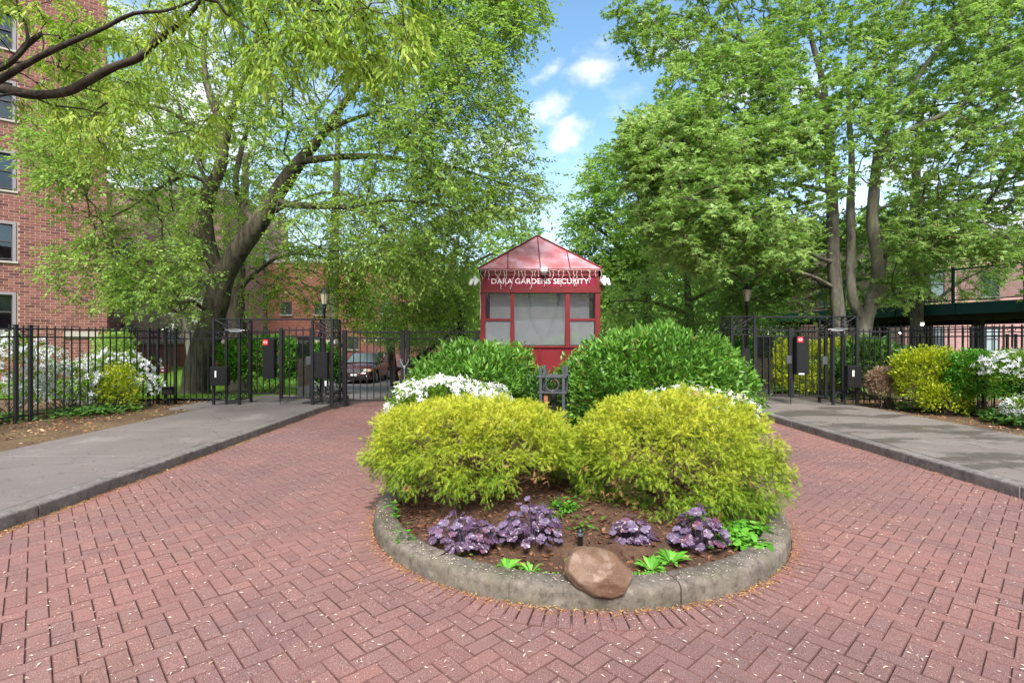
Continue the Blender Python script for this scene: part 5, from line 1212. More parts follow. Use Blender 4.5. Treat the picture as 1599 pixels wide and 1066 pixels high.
# right-hand maples
tree('maple_tree', 'front maple with a straight pale trunk behind the right gate, boughs spreading left',
 [(1318,605,14,.25),(1316,570,14,.22),(1312,520,14,.19),(1306,460,13.9,.165),(1301,400,13.9,.155),(1300,330,13.8,.145),(1296,250,13.7,.13),(1294,205,13.6,.12)],
 [[(1294,215,13.6,.10),(1270,195,13.2,.08),(1235,182,12.8,.065),(1195,195,12.4,.05),(1150,205,12,.035),(1100,235,11.6,.02)],
  [(1295,205,13.6,.10),(1320,180,13.4,.08),(1345,150,13.2,.06),(1375,85,12.8,.04),(1400,30,12.5,.02),(1420,-60,12.3,.012)],
  [(1294,205,13.6,.10),(1285,130,13.8,.08),(1265,50,14,.06),(1250,-60,14,.035),(1230,-200,14,.02)],
  [(1298,250,13.7,.09),(1270,228,13.4,.075),(1230,222,13,.06),(1175,228,12.6,.045),(1120,250,12.2,.03),(1060,290,11.8,.015)],
  [(1299,300,13.8,.06),(1250,290,13.2,.05),(1190,290,12.7,.035),(1120,330,12.2,.02),(1060,370,11.8,.01)],
  [(1304,410,13.9,.06),(1270,398,13.5,.05),(1230,365,13,.04),(1180,340,12.5,.03),(1130,330,12,.015)],
  [(1304,450,13.9,.05),(1265,430,13.6,.04),(1210,420,13.1,.03),(1160,440,12.6,.015)],
  [(1294,160,13.8,.07),(1200,90,14.2,.055),(1120,45,14.4,.04),(1040,20,14.4,.025),(970,30,14.3,.01)],
  [(1200,95,14.2,.05),(1130,95,13.8,.04),(1060,90,13.4,.025),(1000,95,13,.012)]],
 [([(975,200),(1040,150),(1060,85),(1200,60),(1330,120),(1320,300),(1270,330),(1255,420),(1130,425),(1090,420),(1030,400),(985,330)], 1500, 12.3, 1.3),
  ([(1100,400),(1290,340),(1280,475),(1190,480),(1150,520),(1100,460)], 280, 15.2, .6),
  ([(960,75),(945,10),(1000,-200),(1250,-380),(1330,-100),(1300,100),(1200,90),(1060,95),(1000,90)], 1050, 13.6, 1.2),
  ([(1250,330),(1300,330),(1300,480),(1230,500)], 60, 14.6, .3),
  ([(980,190),(1100,160),(1150,300),(1080,390),(1010,360)], 260, 11.5, .8)],
 M['bark_pale'], M['lf_maple'], MAPLE, .118, 3, 8, bf=.3, extra=(M['lf_blossom'], .35, .05), twl=.42, droop=.45, flat=.5, branchm=M['bark'])
tree('curved_maple', 'maple with a curved split pale trunk beside the right gate pier, leaning right',
 [(1346,606,13.6,.22),(1347,560,13.6,.19),(1350,510,13.6,.18),(1362,470,13.6,.175),(1372,440,13.6,.17),(1370,400,13.6,.155),(1362,350,13.6,.14),(1364,310,13.6,.13),(1370,250,13.5,.115),(1385,200,13.3,.10)],
 [[(1350,500,13.6,.12),(1333,470,13.7,.12),(1328,430,13.8,.12),(1329,380,14,.11),(1328,320,14.2,.10),(1330,250,14.4,.08),(1325,150,14.6,.06),(1330,20,14.8,.04)],
  [(1374,430,13.6,.05),(1382,400,13.5,.05),(1378,370,13.5,.04),(1366,345,13.5,.03)],
  [(1370,250,13.5,.09),(1400,215,13.2,.075),(1450,190,12.8,.06),(1510,160,12.4,.045),(1580,110,12,.03),(1660,60,11.7,.015)],
  [(1385,200,13.3,.09),(1410,170,13,.07),(1440,110,12.7,.055),(1490,40,12.3,.04),(1540,-60,12,.025)],
  [(1366,330,13.6,.05),(1420,310,13.1,.045),(1480,315,12.6,.03),(1540,350,12.2,.02),(1600,380,12,.01)],
  [(1385,200,13.3,.08),(1395,100,13.8,.06),(1420,-20,14.2,.04),(1440,-180,14.4,.02)]],
 [([(1300,60),(1480,-60),(1700,-100),(1850,0),(1900,250),(1760,380),(1640,340),(1540,290),(1420,300),(1330,290)], 1350, 12.6, 1.3),
  ([(1300,0),(1450,-350),(1750,-350),(1850,-50),(1700,60),(1400,80)], 600, 13, 1.3), ([(1380,100),(1650,60),(1700,330),(1400,320)], 330, 14.8, 1.0),
  ([(1400,300),(1480,290),(1600,350),(1720,380),(1700,410),(1560,400),(1480,385),(1400,400)], 260, 12.6, .8),
  ([(1290,330),(1480,310),(1480,400),(1390,470),(1320,490)], 230, 16.0, .8),
  ([(1570,380),(1700,380),(1700,440),(1600,445),(1550,420)], 35, 11.2, .4),
  ([(1380,440),(1450,430),(1440,470),(1390,480)], 22, 13, .3)],
 M['bark_pale'], M['lf_maple'], MAPLE, .118, 3, 8, bf=.3, extra=(M['lf_blossom'], .18, .05), twl=.42, droop=.45, flat=.5, branchm=M['bark'])
tree('rear_maple', 'darker straight maple trunk behind the green deck at the right',
 [(1432,585,19,.25),(1432,520,19,.22),(1430,440,19,.2),(1428,350,19,.17),(1432,250,19,.13),(1440,150,19,.1)],
 [[(1430,330,19,.09),(1480,300,18.6,.06),(1560,290,18,.04),(1640,270,17.5,.02)],[(1430,360,19,.08),(1500,350,18.6,.055),(1580,345,18,.03)],[(1430,300,19,.08),(1380,240,19.2,.05),(1340,180,19.4,.03)],[(1432,240,19,.08),(1470,190,19,.06),(1530,130,19,.04),(1600,60,19,.02)]],
 [([(1340,100),(1500,-100),(1800,-60),(1850,250),(1650,330),(1520,400),(1400,430),(1340,400)], 620, 18.8, 1.8), ([(1380,380),(1600,370),(1620,410),(1500,415),(1400,430)], 70, 20, 1)],
 M['bark'], M['lf_mid'], LEAF, .12, 3, 7, bf=.3)
# trees behind the booth
tree('dark_tree', 'tall dense tree rising behind the booth on the right of the sky gap',
 [(1010,590,27,.35),(1010,520,27,.3),(1008,430,27,.25),(1000,330,27,.18),(1000,260,27,.1)], [[(1005,420,27,.12),(950,370,26.5,.08),(910,340,26,.04)],[(1003,380,27,.12),(1060,320,27,.08),(1100,260,27,.04)]],
 [([(886,330),(905,285),(925,250),(950,225),(985,215),(1020,222),(1080,180),(1160,220),(1220,320),(1220,480),(1100,530),(960,540),(935,480),(915,410),(880,365)], 1250, 26, 2.2), ([(882,335),(925,250),(1000,230),(1010,420),(900,420)], 260, 25, .8)],
 M['bark'], M['lf_dark'], LEAF, .19, 4, 9, bf=.3, twl=.75, r_tip=.008)
tree('layered_tree', 'light green tree with layered sprays just right of the booth behind the lamp',
 [(1080,600,19,.2),(1080,540,19,.18),(1075,470,19,.13),(1070,400,19,.08)], [[(1077,490,19,.08),(1010,470,18.5,.05),(960,470,18.2,.02)],[(1076,470,19,.08),(1140,440,18.6,.05),(1190,430,18.2,.02)]],
 [([(945,440),(1010,410),(1080,330),(1160,350),(1240,420),(1240,540),(1150,560),(1000,560),(945,540)], 620, 18.5, 1.3)],
 M['bark'], M['lf_mid'], LEAF, .11, 3, 10, bf=.3, twl=.6, flat=.35)
tree('background_tree', 'dense green tree behind the booth on its left side',
 [(700,596,27,.3),(702,520,27,.26),(705,430,27,.2),(715,370,27,.1)], [[(703,470,27,.1),(650,440,26.5,.07),(600,420,26,.03)],[(705,430,27,.1),(760,400,26.5,.07),(810,380,26,.03)]],
 [([(560,400),(660,350),(740,330),(800,335),(835,355),(870,400),(880,500),(840,560),(700,545),(620,530),(560,520)], 900, 26, 2.0)],
 M['bark'], M['lf_dark'], LEAF, .17, 4, 9, bf=.3, twl=.7, r_tip=.008)
tree('layered_tree', 'light green tree with hanging sprays just left of the booth',
 [(725,606,18,.15),(723,560,18,.13),(718,500,18,.1),(710,450,18,.06)], [],
 [([(600,450),(680,420),(735,400),(742,430),(745,520),(700,540),(620,520)], 330, 17.6, .9)],
 M['bark_dark'], M['lf_elm2'], LEAF, .09, 3, 9, bf=.3, twl=.5)
tree('leaning_tree', 'small tree with dark leaning trunks behind the driveway gate',
 [(617,600,23,.2),(612,560,23,.17),(610,530,23,.15),(600,505,23,.09)],
 [[(618,578,23,.11),(650,560,22.5,.1),(690,530,22,.08),(730,500,21.5,.04)],[(702,590,22.5,.08),(700,560,22.5,.07),(715,530,22.3,.05),(735,500,22,.02)]],
 [([(590,515),(680,500),(770,505),(765,535),(700,540),(650,552),(600,545)], 210, 22.3, 1.0), ([(570,500),(640,480),(640,530),(580,540)], 60, 23, .7)],
 M['bark_dark'], M['lf_mid'], LEAF, .11, 3, 8, bf=.3)
tree('tall_back_tree', 'high thin tree far behind the elm on the left',
 [(520,590,34,.4),(520,450,34,.35),(525,300,34,.25),(530,150,34,.1)], [], [([(200,220),(300,150),(560,200),(760,250),(820,330),(700,420),(500,420),(300,400)], 520, 33, 2.5)], M['bark'], M['lf_mid'], LEAF, .24, 4, 8, bf=.3, twl=.9, r_tip=.01)
tree('street_tree', 'forked street tree standing behind the viewpoint, mirrored in the booth glass',
 [], [], [], None, None, None, 0, 0, 0) if False else None
tree('courtyard_tree', 'broad green tree behind the green deck in front of the pink wing',
 [(1450,600,26,.25),(1450,520,26,.2),(1448,450,26,.15),(1445,390,26,.08)], [[(1449,500,26,.1),(1400,460,25.8,.06),(1360,440,25.6,.03)],[(1449,480,26,.1),(1500,440,25.8,.06),(1540,420,25.6,.03)]],
 [([(1290,380),(1400,330),(1560,360),(1570,430),(1520,480),(1300,500)], 520, 25.8, 1.6)], M['bark'], M['lf_mid'], LEAF, .15, 4, 8, bf=.3, twl=.6, r_tip=.007)
# distant wood on both sides
def wood(name, x0, x1, y0, y1, n, z1, label):
    P = np.stack([RNG.uniform(x0, x1, n), RNG.uniform(y0, y1, n), RNG.random(n)**.8*z1], -1); h = np.array([z1*(.75+.35*mn.noise((a*.11, 2, 1))) for a in P[:, 0]]); P[:, 2] *= h/z1*np.interp(P[:, 0], [-10, 0, 3, 5.5, 7.5, 11, 34], [1.2, 1.25, 1.1, .95, 1.05, 1.6, 1.7])
    A_ = RNG.normal(0, 1, P.shape); V, Fc = scatter(LEAF, P, A_, RNG.normal(0, 1, P.shape)+[0, 0, 1], RNG.uniform(.35, .8, n))
    tag(obj(name, npmesh(name, V, Fc), M['lf_dark'], None, 'stuff'), label, 'trees')
wood('distant_trees', -10, 34, 44, 52, 42000, 9.5, 'mass of distant green trees on the horizon behind the booth')
# ================================================================== SHRUBS
def ell_points(n, c, rad, zmin=-.55, pw=2.6, lump=.09, lsc=2.6, seed=0):
    u = RNG.normal(size=(n*2, 3)); u = unit(u); u = u[u[:, 2] > zmin][:n]
    f = (np.abs(u)**pw).sum(1)**(-1/pw)
    nz = np.array([mn.noise(Vector(v*lsc)+Vector((seed, 0, 0))) for v in u]); f = f*(1+lump*2*nz)
    P = u*f[:, None]*np.array(rad); Nn = unit(u*f[:, None]/np.array(rad)**1.0)
    return P, Nn
def stems(parent, rad, n, mat, z0=0., r=.012, c=(0, 0), fr=.8, name='stems'):
    mb_ = MB()
    for _ in range(n):
        a = random.uniform(0, 2*math.pi); q = random.uniform(.25, fr); zz = random.uniform(.4, 1.0)
        p0 = Vector((random.gauss(0, .08), random.gauss(0, .08), z0-.03)); p2 = Vector((rad[0]*q*math.cos(a), rad[1]*q*math.sin(a), rad[2]*zz+z0))
        p1 = p0.lerp(p2, .5)+Vector((random.gauss(0, .06), random.gauss(0, .06), random.uniform(-.08, .03)))
        mb_.tube([p0, p1, p2], [r, r*.7, r*.3], 5)
    return mb_.build(name, mat, parent, 'stuff')
def shrub(name, label, cat, c, rad, zc, n, tp, mat, lsize, up=.3, spread=.5, group=None, layers=(1.0, .88, .74), pw=2.5, lump=.1, zmin=-.7, flowers=None, leafdroop=0., stem=22, lsc=2.6, whorl=1, open_=False, shoots=0):
    z0 = float(gz(c[0], c[1])) if not (-1.9 < c[0] < 3.1 and 2.9 < c[1] < 11.5) else .08
    t = empty(name, (c[0], c[1], z0), 0, label, cat, group); seed = random.random()*50; VV = []
    for li, s in enumerate(layers):
        m_ = int(n*(1 if li == 0 else .55)); P, Nn = ell_points(m_, None, np.array(rad)*s, zmin, pw, lump, lsc, seed); P = P+np.array([0, 0, zc-z0])
        P = P+Nn*RNG.normal(0, .03, (len(P), 1))
        if whorl > 1:
            P = np.repeat(P, whorl, 0); Nn = np.repeat(Nn, whorl, 0); P = P+RNG.normal(0, .022, P.shape)
        A_ = Nn*1.0+RNG.normal(0, spread, P.shape); A_[:, 2] += up-leafdroop
        N2 = RNG.normal(0, .6, P.shape)+np.array([0, 0, 1.]); k = P[:, 2] > .02
        VV.append(scatter(tp, P[k], A_[k], N2[k], lsize*RNG.uniform(.6, 1.2, k.sum())))
    if shoots:
        q, nq = ell_points(shoots, None, np.array(rad), -.2, pw, lump, lsc, seed); q = q+np.array([0, 0, zc-z0]); d_ = unit(nq*.6+RNG.normal(0, .25, q.shape)+[0, 0, .7]); Ls = RNG.uniform(.06, .19, (len(q), 1))
        kk = 9; tt = np.tile(np.linspace(.1, 1, kk), len(q))[:, None]; b_ = np.repeat(q, kk, 0)+np.repeat(d_*Ls, kk, 0)*tt; ax = np.repeat(d_, kk, 0)*.6+RNG.normal(0, .6, b_.shape); VV.append(scatter(tp, b_, ax, RNG.normal(0, .5, b_.shape)+[0, 0, 1.], lsize*RNG.uniform(.5, .95, len(b_))))
    V, Fc = join(VV); obj('foliage', npmesh('foliage', V, Fc), mat, t, 'stuff')
    stems(t, rad, stem, M['twig'])
    if flowers:
        fm, fn, fs, fz, fclump = flowers; P, Nn = ell_points(fn*4, None, np.array(rad)*1.04, fz, pw, lump, lsc, seed); P = P+np.array([0, 0, zc-z0])
        k = np.array([mn.noise(Vector(p*3.2)+Vector((seed, 3, 0))) for p in P]) > fclump; P, Nn = P[k][:fn], Nn[k][:fn]; k = P[:, 2] > .03; P, Nn = P[k], Nn[k]
        P += Nn*RNG.uniform(-.02, .05, (len(P), 1)); ax = RNG.normal(0, 1, P.shape); N3 = Nn+RNG.normal(0, .5, P.shape)
        V, Fc = scatter(PETAL5, P, np.cross(N3, ax), N3, fs*RNG.uniform(.7, 1.15, len(P))); obj('flowers', npmesh('flowers', V, Fc), fm, t, 'stuff')
    return t
shrub('laurel_shrub', 'smaller glossy green shrub in front of the booth, left of the iron cage', 'shrub', (-.50, 7.2), (.93, .90, .77), .65, 2700, BROAD, M['lf_laurel'], .095, .35, .75, whorl=3, lump=.13, pw=2.2, lsc=3.0, shoots=110)
shrub('laurel_shrub', 'largest glossy green shrub, right of the iron cage in front of the right gate', 'shrub', (1.90, 6.95), (1.17, 1.0, .81), .77, 4000, BROAD, M['lf_laurel'], .095, .35, .75, whorl=3, lump=.11, pw=2.4, lsc=3.0, shoots=150)
shrub('variegated_shrub', 'small pale green shrub with a few yellow leaves left of the iron cage', 'shrub', (.33, 6.75), (.36, .35, .48), .56, 1100, LANCE, M['lf_ivy'], .07, .4, .6, whorl=2)
shrub('white_azalea', 'dense white flowering azalea behind the left golden cypress', 'azalea', (-.74, 5.95), (.66, .52, .42), .60, 1500, LEAF, M['lf_azalea'], .05, .4, .6, flowers=(M['petal_white'], 1500, .045, -.25, -.30), whorl=2)
shrub('white_azalea', 'white azalea showing only its flowering top behind the right golden cypress', 'azalea', (2.05, 5.85), (.68, .45, .36), .58, 1100, LEAF, M['lf_azalea'], .05, .4, .6, flowers=(M['petal_white'], 420, .038, .0, -.05), whorl=2)
def cypress(label, c, rad, zc, seed, n=880, bald=None, zm=-.8):
    z0 = .09; t = empty('golden_cypress', (c[0], c[1], z0), 0, label, 'shrub', 'golden thread cypresses')
    P, Nn = ell_points(n, None, np.array(rad), zm, 2.4, .10, 4.2, seed); P0 = P+np.array([0, 0, zc-z0])
    VV = []; TW = []; tan = []
    for s, kf in ((1.0, 1.), (.86, .6), (.72, .35)):
        q = P0.copy(); q[:, :2] *= s; q[:, 2] = (q[:, 2]-(zc-z0))*s+(zc-z0); m_ = RNG.random(len(q)) < kf; q = q[m_]; nn_ = Nn[m_]
        if bald is not None:
            w = q+np.array([c[0], c[1], z0]); inb = np.linalg.norm((w-np.array(bald[0]))/np.array(bald[1]), axis=1) < 1; 
            if s == 1.0: tan.append(q[inb & (RNG.random(len(q)) < .35)])
            q, nn_ = q[~inb], nn_[~inb]
        K = 30; base = np.repeat(q, K, 0); nr = np.repeat(nn_, K, 0)
        fan = nr*.9+RNG.normal(0, .55, base.shape); fan[:, 2] += .25; fan = unit(fan); tt = RNG.uniform(0, 1, (len(base), 1))
        pp = base+fan*tt*.10+np.array([0, 0, -.03])*tt*tt
        ax = fan+RNG.normal(0, .35, pp.shape); ax[:, 2] -= tt[:, 0]*.55; k = pp[:, 2] > .03
        VV.append(scatter(SPRAY, pp[k], ax[k], (np.array([0, 0, 1.])+RNG.normal(0, .5, pp.shape))[k], RNG.uniform(.024, .056, k.sum())))
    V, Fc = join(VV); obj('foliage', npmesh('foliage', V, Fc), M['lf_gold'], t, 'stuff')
    # browned tips
    P1, _ = ell_points(90, None, np.array(rad)*1.02, -.6, 2.4, .10, 4.2, seed); P1 = P1+np.array([0, 0, zc-z0]); k = RNG.random(len(P1)) < .5; P1 = P1[k]
    if tan: P1 = np.concatenate([P1, tan[0]])
    q = np.repeat(P1, 5, 0)+RNG.normal(0, .02, (len(P1)*5, 3)); ax = RNG.normal(0, .5, q.shape); ax[:, 2] -= .4
    V, Fc = scatter(SPRAY, q, ax, RNG.normal(0, 1, q.shape), RNG.uniform(.03, .07, len(q))); obj('browned_tips', npmesh('browned_tips', V, Fc), M['lf_goldtan'], t, 'stuff')
    mb_ = MB()
    for _ in range(260):
        a = random.uniform(0, 2*math.pi); q_ = random.uniform(.35, .93); el = random.uniform(-.9, .5)
        p2 = Vector((rad[0]*q_*math.cos(a), rad[1]*q_*math.sin(a), max(.06, (zc-z0)+rad[2]*el*.8))); p0 = Vector((random.gauss(0, .1), random.gauss(0, .1), random.uniform(-.02, .25)))
        p1 = p0.lerp(p2, .5)+Vector((random.gauss(0, .05), random.gauss(0, .05), random.uniform(-.1, .02)))
        mb_.tube([p0, p1, p2, p2+(p2-p1).normalized()*.08], [.013, .008, .004, .002], 4, caps=False)
    mb_.build('dead_twigs', M['deadtwig'], t, 'stuff'); return t
cypress('left golden cypress with a bare brown hollow at its lower right', (-.34, 4.66), (.83, .78, .36), .56, 3.3, 800, ((.20, 4.0, .38), (.26, .35, .20)), zm=-.5)
cypress('right golden cypress, hanging lower to the ground over the purple plants', (1.43, 4.56), (.81, .80, .49), .485, 9.1, 900, ((.74, 3.95, .24), (.30, .35, .24)))
# purple-leaved plants, every leaf a piece
def heuleaf():
    v = [(0, 0, 0), (0, .5, -.03)]; f = []; n = 18
    for i in range(n+1):
        a = -2.55+5.1*i/n; r = .5*(1+.10*math.cos(a*5.2))*(1 if i % 2 else .92); v.append((r*math.sin(a), .5+r*math.cos(a), .05*math.sin(i*1.9)-.10*(abs(a)/2.5)))
    for i in range(n): f.append((1, 2+i+1, 2+i))
    f += [(0, 1, 2), (0, 2+n, 1)]
    me = bpy.data.meshes.new('leaf'); me.from_pydata(v, [], f); me.materials.append(M['heu_leaf']); me.update(); return me
HL = heuleaf()
def heuchera(label, x, y, w, h, n):
    zb = .09; t = empty('purple_plant', (x, y, zb), 0, label, 'plant', 'purple-leaved plants in the planter'); st = MB()
    for i in range(n):
        a = random.uniform(0, 2*math.pi); q = math.sqrt(random.random()); u, v = w*q*math.cos(a), w*.75*q*math.sin(a); z = h*(1-.75*q*q)*random.uniform(.55, 1.05)+.02
        s = random.uniform(.038, .068); d = Vector((u*1.6+random.gauss(0, .03), v*1.6-.03+random.gauss(0, .03), .02)); d = d.normalized()
        up_ = Vector((d.x*.5+random.gauss(0, .25), d.y*.5-.25+random.gauss(0, .25), 1)).normalized(); yv = (d-up_*d.dot(up_)).normalized(); xv = yv.cross(up_)
        m4 = Matrix((( xv.x, yv.x, up_.x, u), (xv.y, yv.y, up_.y, v), (xv.z, yv.z, up_.z, z), (0, 0, 0, 1)))
        o = bpy.data.objects.new('leaf', HL); C.objects.link(o); o.parent = t; o.matrix_local = m4 @ Matrix.Scale(s, 4)
        st.tube([(u*.25, v*.25, -.02), (u*.7, v*.7, z*.7), (u, v, z)], .0018, 3, caps=False)
    st.build('stalks', M['lf_heu'], t, 'stuff')
heuchera('leftmost purple-leaved plant under the left golden cypress', -.335, 3.50, .22, .23, 105)
heuchera('tallest purple-leaved plant, left of the path light', .13, 3.54, .21, .31, 110)
heuchera('small low purple-leaved plant between the boulder and the rightmost one', .83, 3.58, .14, .18, 60)
heuchera('rightmost purple-leaved plant under the right golden cypress', 1.28, 3.50, .17, .28, 95)
def rosette(label, x, y, r, n, zb=.085, tp=STRAP, mat='lf_rosette', cat='plant', name='rosette_plant', group='green rosette plants', h=.6):
    t = empty(name, (x, y, zb), 0, label, cat, group); a = RNG.uniform(0, 2*math.pi, n); A_ = np.stack([np.cos(a), np.sin(a), RNG.uniform(.2, 1.1, n)*h], -1)
    P = np.stack([np.cos(a)*.01, np.sin(a)*.01, np.zeros(n)], -1); V, Fc = scatter(tp, P, A_, np.array([0, 0, 1.])+RNG.normal(0, .15, P.shape), r*RNG.uniform(.7, 1.15, n)); obj('leaves', npmesh('leaves', V, Fc), M[mat], t, 'stuff')
    return t
rosette('bright green rosette plant left of the boulder, first from the left', -.03, 3.18, .095, 26); rosette('bright green rosette plant left of the boulder, second from the left', .115, 3.14, .085, 24)
rosette('bright green rosette plant just right of the boulder', .86, 3.17, .10, 28); rosette('bright green rosette plant between boulder and rightmost purple plant', 1.02, 3.28, .115, 30)
rosette('upright leafy weed at the right end of the planter', 2.02, 4.12, .13, 12, h=1.6)
def cover(name, label, pts, zf, mat, size, cat='ground cover', tp=LEAF, h=.05, parent=None):
    n = len(pts); P = np.stack([pts[:, 0], pts[:, 1], zf+RNG.random(n)*h], -1); A_ = RNG.normal(0, 1, P.shape)*[1, 1, .3]; N2 = np.array([0, 0, 1.])+RNG.normal(0, .35, P.shape)
    V, Fc = scatter(tp, P, A_, N2, RNG.uniform(size*.6, size*1.2, n)); return tag(obj(name, npmesh(name, V, Fc), M[mat], parent, 'stuff'), label, cat)
def blob(cx, cy, rx, ry, n): u = RNG.normal(0, .45, (n, 2)); return np.array([cx, cy])+u*[rx, ry]
ROUND = T_([(0, 0, 0), (-.42, .3, .05), (-.38, .75, .03), (0, 1, 0), (.38, .75, .03), (.42, .3, .05)], [(0, 2, 1), (0, 3, 2), (0, 4, 3), (0, 5, 4)])
cover('strawberry_leaves', 'round green leaves covering the soil right of the purple plants', np.concatenate([blob(1.55, 3.60, .22, .13, 170), blob(1.75, 3.8, .16, .12, 80), blob(1.65, 3.45, .1, .05, 40)]), .10, 'lf_rosette', .058, tp=ROUND, h=.05)
cover('creeping_weeds', 'low small-leaved green weeds along the inner front kerb', np.concatenate([blob(.22, 3.06, .22, .045, 240), blob(.80, 3.08, .14, .04, 170), blob(-.45, 3.35, .2, .05, 60), blob(.40, 3.30, .1, .06, 30)]), .085, 'lf_rosette', .026, h=.03)
cover('dark_weeds', 'dark green weeds growing in the shade between the two golden cypresses', np.concatenate([blob(.42, 4.1, .16, .15, 260), blob(.28, 3.95, .1, .1, 120), blob(.52, 3.75, .15, .06, 40), blob(-.93, 4.05, .06, .1, 40), blob(-.75, 3.55, .07, .05, 30)]), .11, 'lf_hedge', .045, h=.12)
# plants along the fences
shrub('white_azalea', 'tall pale azalea at the far left edge in front of the iron fence', 'azalea', (-9.35, 9.5), (.62, .7, .62), .92, 900, LEAF, M['lf_azalea'], .07, .4, .7, flowers=(M['petal_lilac'], 620, .065, -.6, -.10), whorl=2, lump=.2, layers=(1., .8))
shrub('white_azalea', 'loose pale azalea behind the left fence beside the double posts', 'azalea', (-8.95, 10.35), (.75, .4, .42), .60, 700, LEAF, M['lf_azalea'], .07, .4, .7, flowers=(M['petal_lilac'], 360, .06, -.6, .02), whorl=2, lump=.25, layers=(1., .8))
shrub('white_azalea', 'spreading pale azalea behind the left fence in front of the brick block', 'azalea', (-8.75, 11.3), (.78, .4, .60), .62, 1000, LEAF, M['lf_azalea'], .06, .4, .7, flowers=(M['petal_lilac'], 620, .055, -.6, -.02), whorl=2, lump=.25, layers=(1., .8))
shrub('privet_shrub', 'small yellow-green shrub poking through the left fence', 'shrub', (-8.02, 10.45), (.30, .25, .46), .52, 420, LEAF, M['lf_yellow'], .065, .6, .6, whorl=3, lump=.2, layers=(1., .6))
shrub('conifer_shrub', 'upright green shrub against the corner of the near brick block', 'shrub', (-11.8, 15.2), (.5, .5, .9), .85, 900, LEAF, M['lf_dark'], .09, .4, .6, whorl=2)
shrub('green_shrub', 'bright green leafy shrub on the lawn right behind the left gate', 'shrub', (-6.95, 14.4), (1.15, .7, .62), .95, 2200, LEAF, M['lf_hedge'], .12, .3, .6, whorl=2, lump=.16)
shrub('green_shrub', 'green leafy shrub behind the left gate nearest the driveway', 'shrub', (-5.72, 15.3), (.55, .5, .62), .75, 1200, LEAF, M['lf_hedge'], .11, .3, .6, whorl=2, lump=.16)
shrub('round_hedge_bush', 'clipped green bush beside the drive right of the parked car', 'shrub', (-3.8, 27), (1.7, .9, .75), .05, 2200, LEAF, M['lf_hedge'], .12, .3, .6, whorl=2)
shrub('round_hedge_bush', 'clipped green bush behind the driveway gate left of the booth', 'shrub', (-.6, 27.5), (1.6, .9, .75), .05, 1800, LEAF, M['lf_hedge'], .12, .3, .6, whorl=2)
shrub('yellow_hedge', 'yellow-green hedge behind the right gate', 'hedge', (8.3, 13.6), (1.5, .5, .72), .80, 2300, LEAF, M['lf_yellow'], .085, .4, .6, whorl=2, lump=.14)
shrub('green_shrub', 'green shrub seen through the left leaf of the right gate', 'shrub', (6.4, 14.6), (.8, .6, .75), .75, 1300, LEAF, M['lf_hedge'], .11, .3, .6, whorl=2, lump=.14)
shrub('rhododendron', 'large-leaved pale green shrub behind the short right fence', 'shrub', (8.75, 12.5), (.75, .4, .62), .85, 420, LANCE, M['lf_ivy'], .20, .5, .6, whorl=3, lump=.15, layers=(1., .7))
shrub('withered_shrub', 'round withered brown shrub beside the right gate pier', 'shrub', (7.98, 10.85), (.34, .3, .26), .62, 1500, SPRAY, M['lf_brown'], .07, .3, .5, whorl=3, lump=.08, stem=40)
shrub('privet_shrub', 'rounded yellow-green privet in front of the right fence', 'shrub', (8.42, 10.35), (.62, .5, .52), .82, 1500, LEAF, M['lf_yellow'], .06, .5, .6, whorl=3, lump=.12)
shrub('green_shrub', 'mid green shrub between the yellow privet and the pale azalea on the right', 'shrub', (9.05, 9.75), (.75, .45, .48), .82, 2000, LEAF, M['lf_hedge'], .06, .5, .6, whorl=3, lump=.12)
shrub('privet_shrub', 'low yellow-green shrub under the mid green shrub on the right', 'shrub', (8.35, 9.9), (.42, .3, .26), .40, 800, LEAF, M['lf_yellow'], .055, .4, .6, whorl=2, lump=.15)
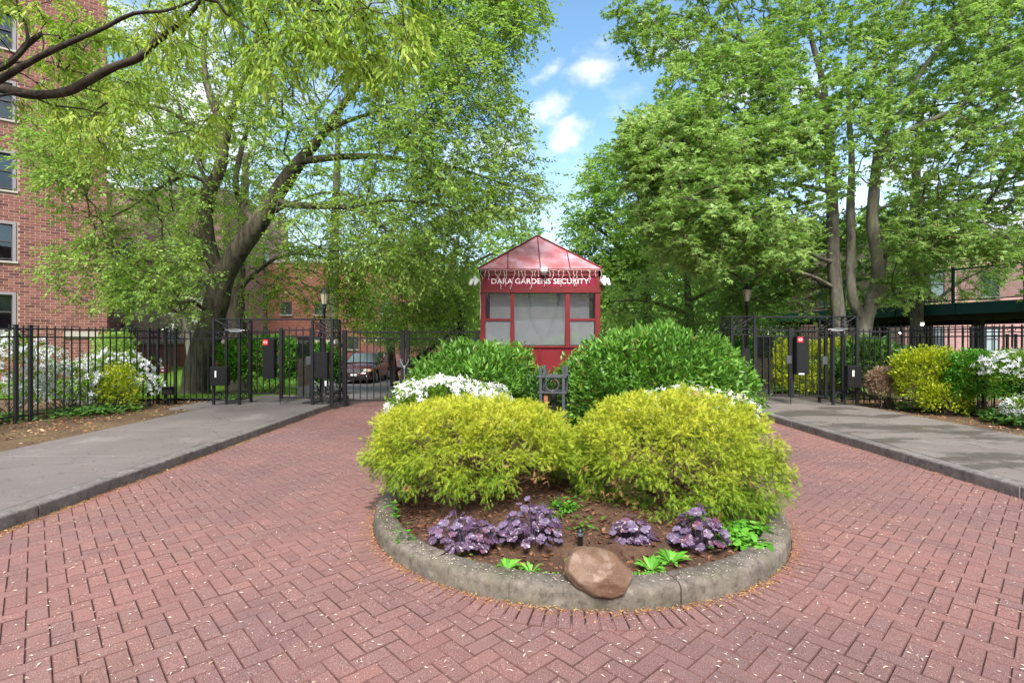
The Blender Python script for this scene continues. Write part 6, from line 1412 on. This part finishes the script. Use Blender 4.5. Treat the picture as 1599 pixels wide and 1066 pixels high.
shrub('white_azalea', 'pale azalea in full flower at the right edge in front of the fence', 'azalea', (9.0, 9.05), (.60, .4, .30), 1.0, 900, LEAF, M['lf_azalea'], .05, .4, .6, flowers=(M['petal_lilac'], 420, .05, -.5, -.12), whorl=2, lump=.14)
shrub('white_azalea', 'low clump of pale azalea flowers at the right edge by the ivy', 'azalea', (8.75, 8.55), (.38, .3, .2), .36, 400, LEAF, M['lf_azalea'], .05, .4, .6, flowers=(M['petal_lilac'], 150, .05, -.5, -.15), whorl=2, lump=.15)
def strip(x0, x1, y0, y1, n): return np.stack([RNG.uniform(x0, x1, n), RNG.uniform(y0, y1, n)], -1)
q = strip(7.95, 9.5, 7.0, 10.9, 3200); q = q[(q[:, 0] > 8.35-.25*np.sin(q[:, 1]*3.1)-(q[:, 1] > 9.6)*.15)]
cover('ivy', 'dark green ivy covering the soil in front of the right fence', q, gz(q[:, 0], q[:, 1]), 'lf_ivy', .085, tp=ROUND, h=.14)
q = np.concatenate([blob(-8.2, 10.1, .7, .9, 900), blob(-9.0, 8.6, .4, 1.2, 600)])
cover('ivy', 'green ivy and weeds at the foot of the left fence', q, gz(q[:, 0], q[:, 1]), 'lf_ivy', .075, tp=ROUND, h=.14)
# street tree and parked van behind the viewpoint are seen only as reflections in the booth glass
def back_tree():
    t = empty('street_tree', (2.0, -7.5, 0), 0, 'forked bare street tree standing behind the viewpoint', 'tree')
    m_ = MB(); m_.tube([(0, 0, -.1), (0, 0, .6), (.03, 0, 1.3), (0, 0, 1.6)], [.32, .24, .22, .22], 12); m_.tube([(0, 0, 1.5), (.35, 0, 2.2), (.7, 0, 3.4), (.9, 0, 5)], [.17, .13, .1, .05], 10); m_.tube([(0, 0, 1.5), (-.45, 0, 2.1), (-.9, 0, 3.0), (-1.0, .2, 5)], [.18, .14, .12, .06], 10)
    m_.build('trunk', M['bark'], t)
    P = RNG.normal(0, 1, (9000, 3))*[1.6, 1.4, .9]+[0, 0, 6]; V, Fc = scatter(LEAF, P, RNG.normal(0, 1, P.shape), RNG.normal(0, 1, P.shape), RNG.uniform(.1, .2, len(P))); obj('crown', npmesh('crown', V, Fc), M['lf_mid'], t, 'stuff')
back_tree()
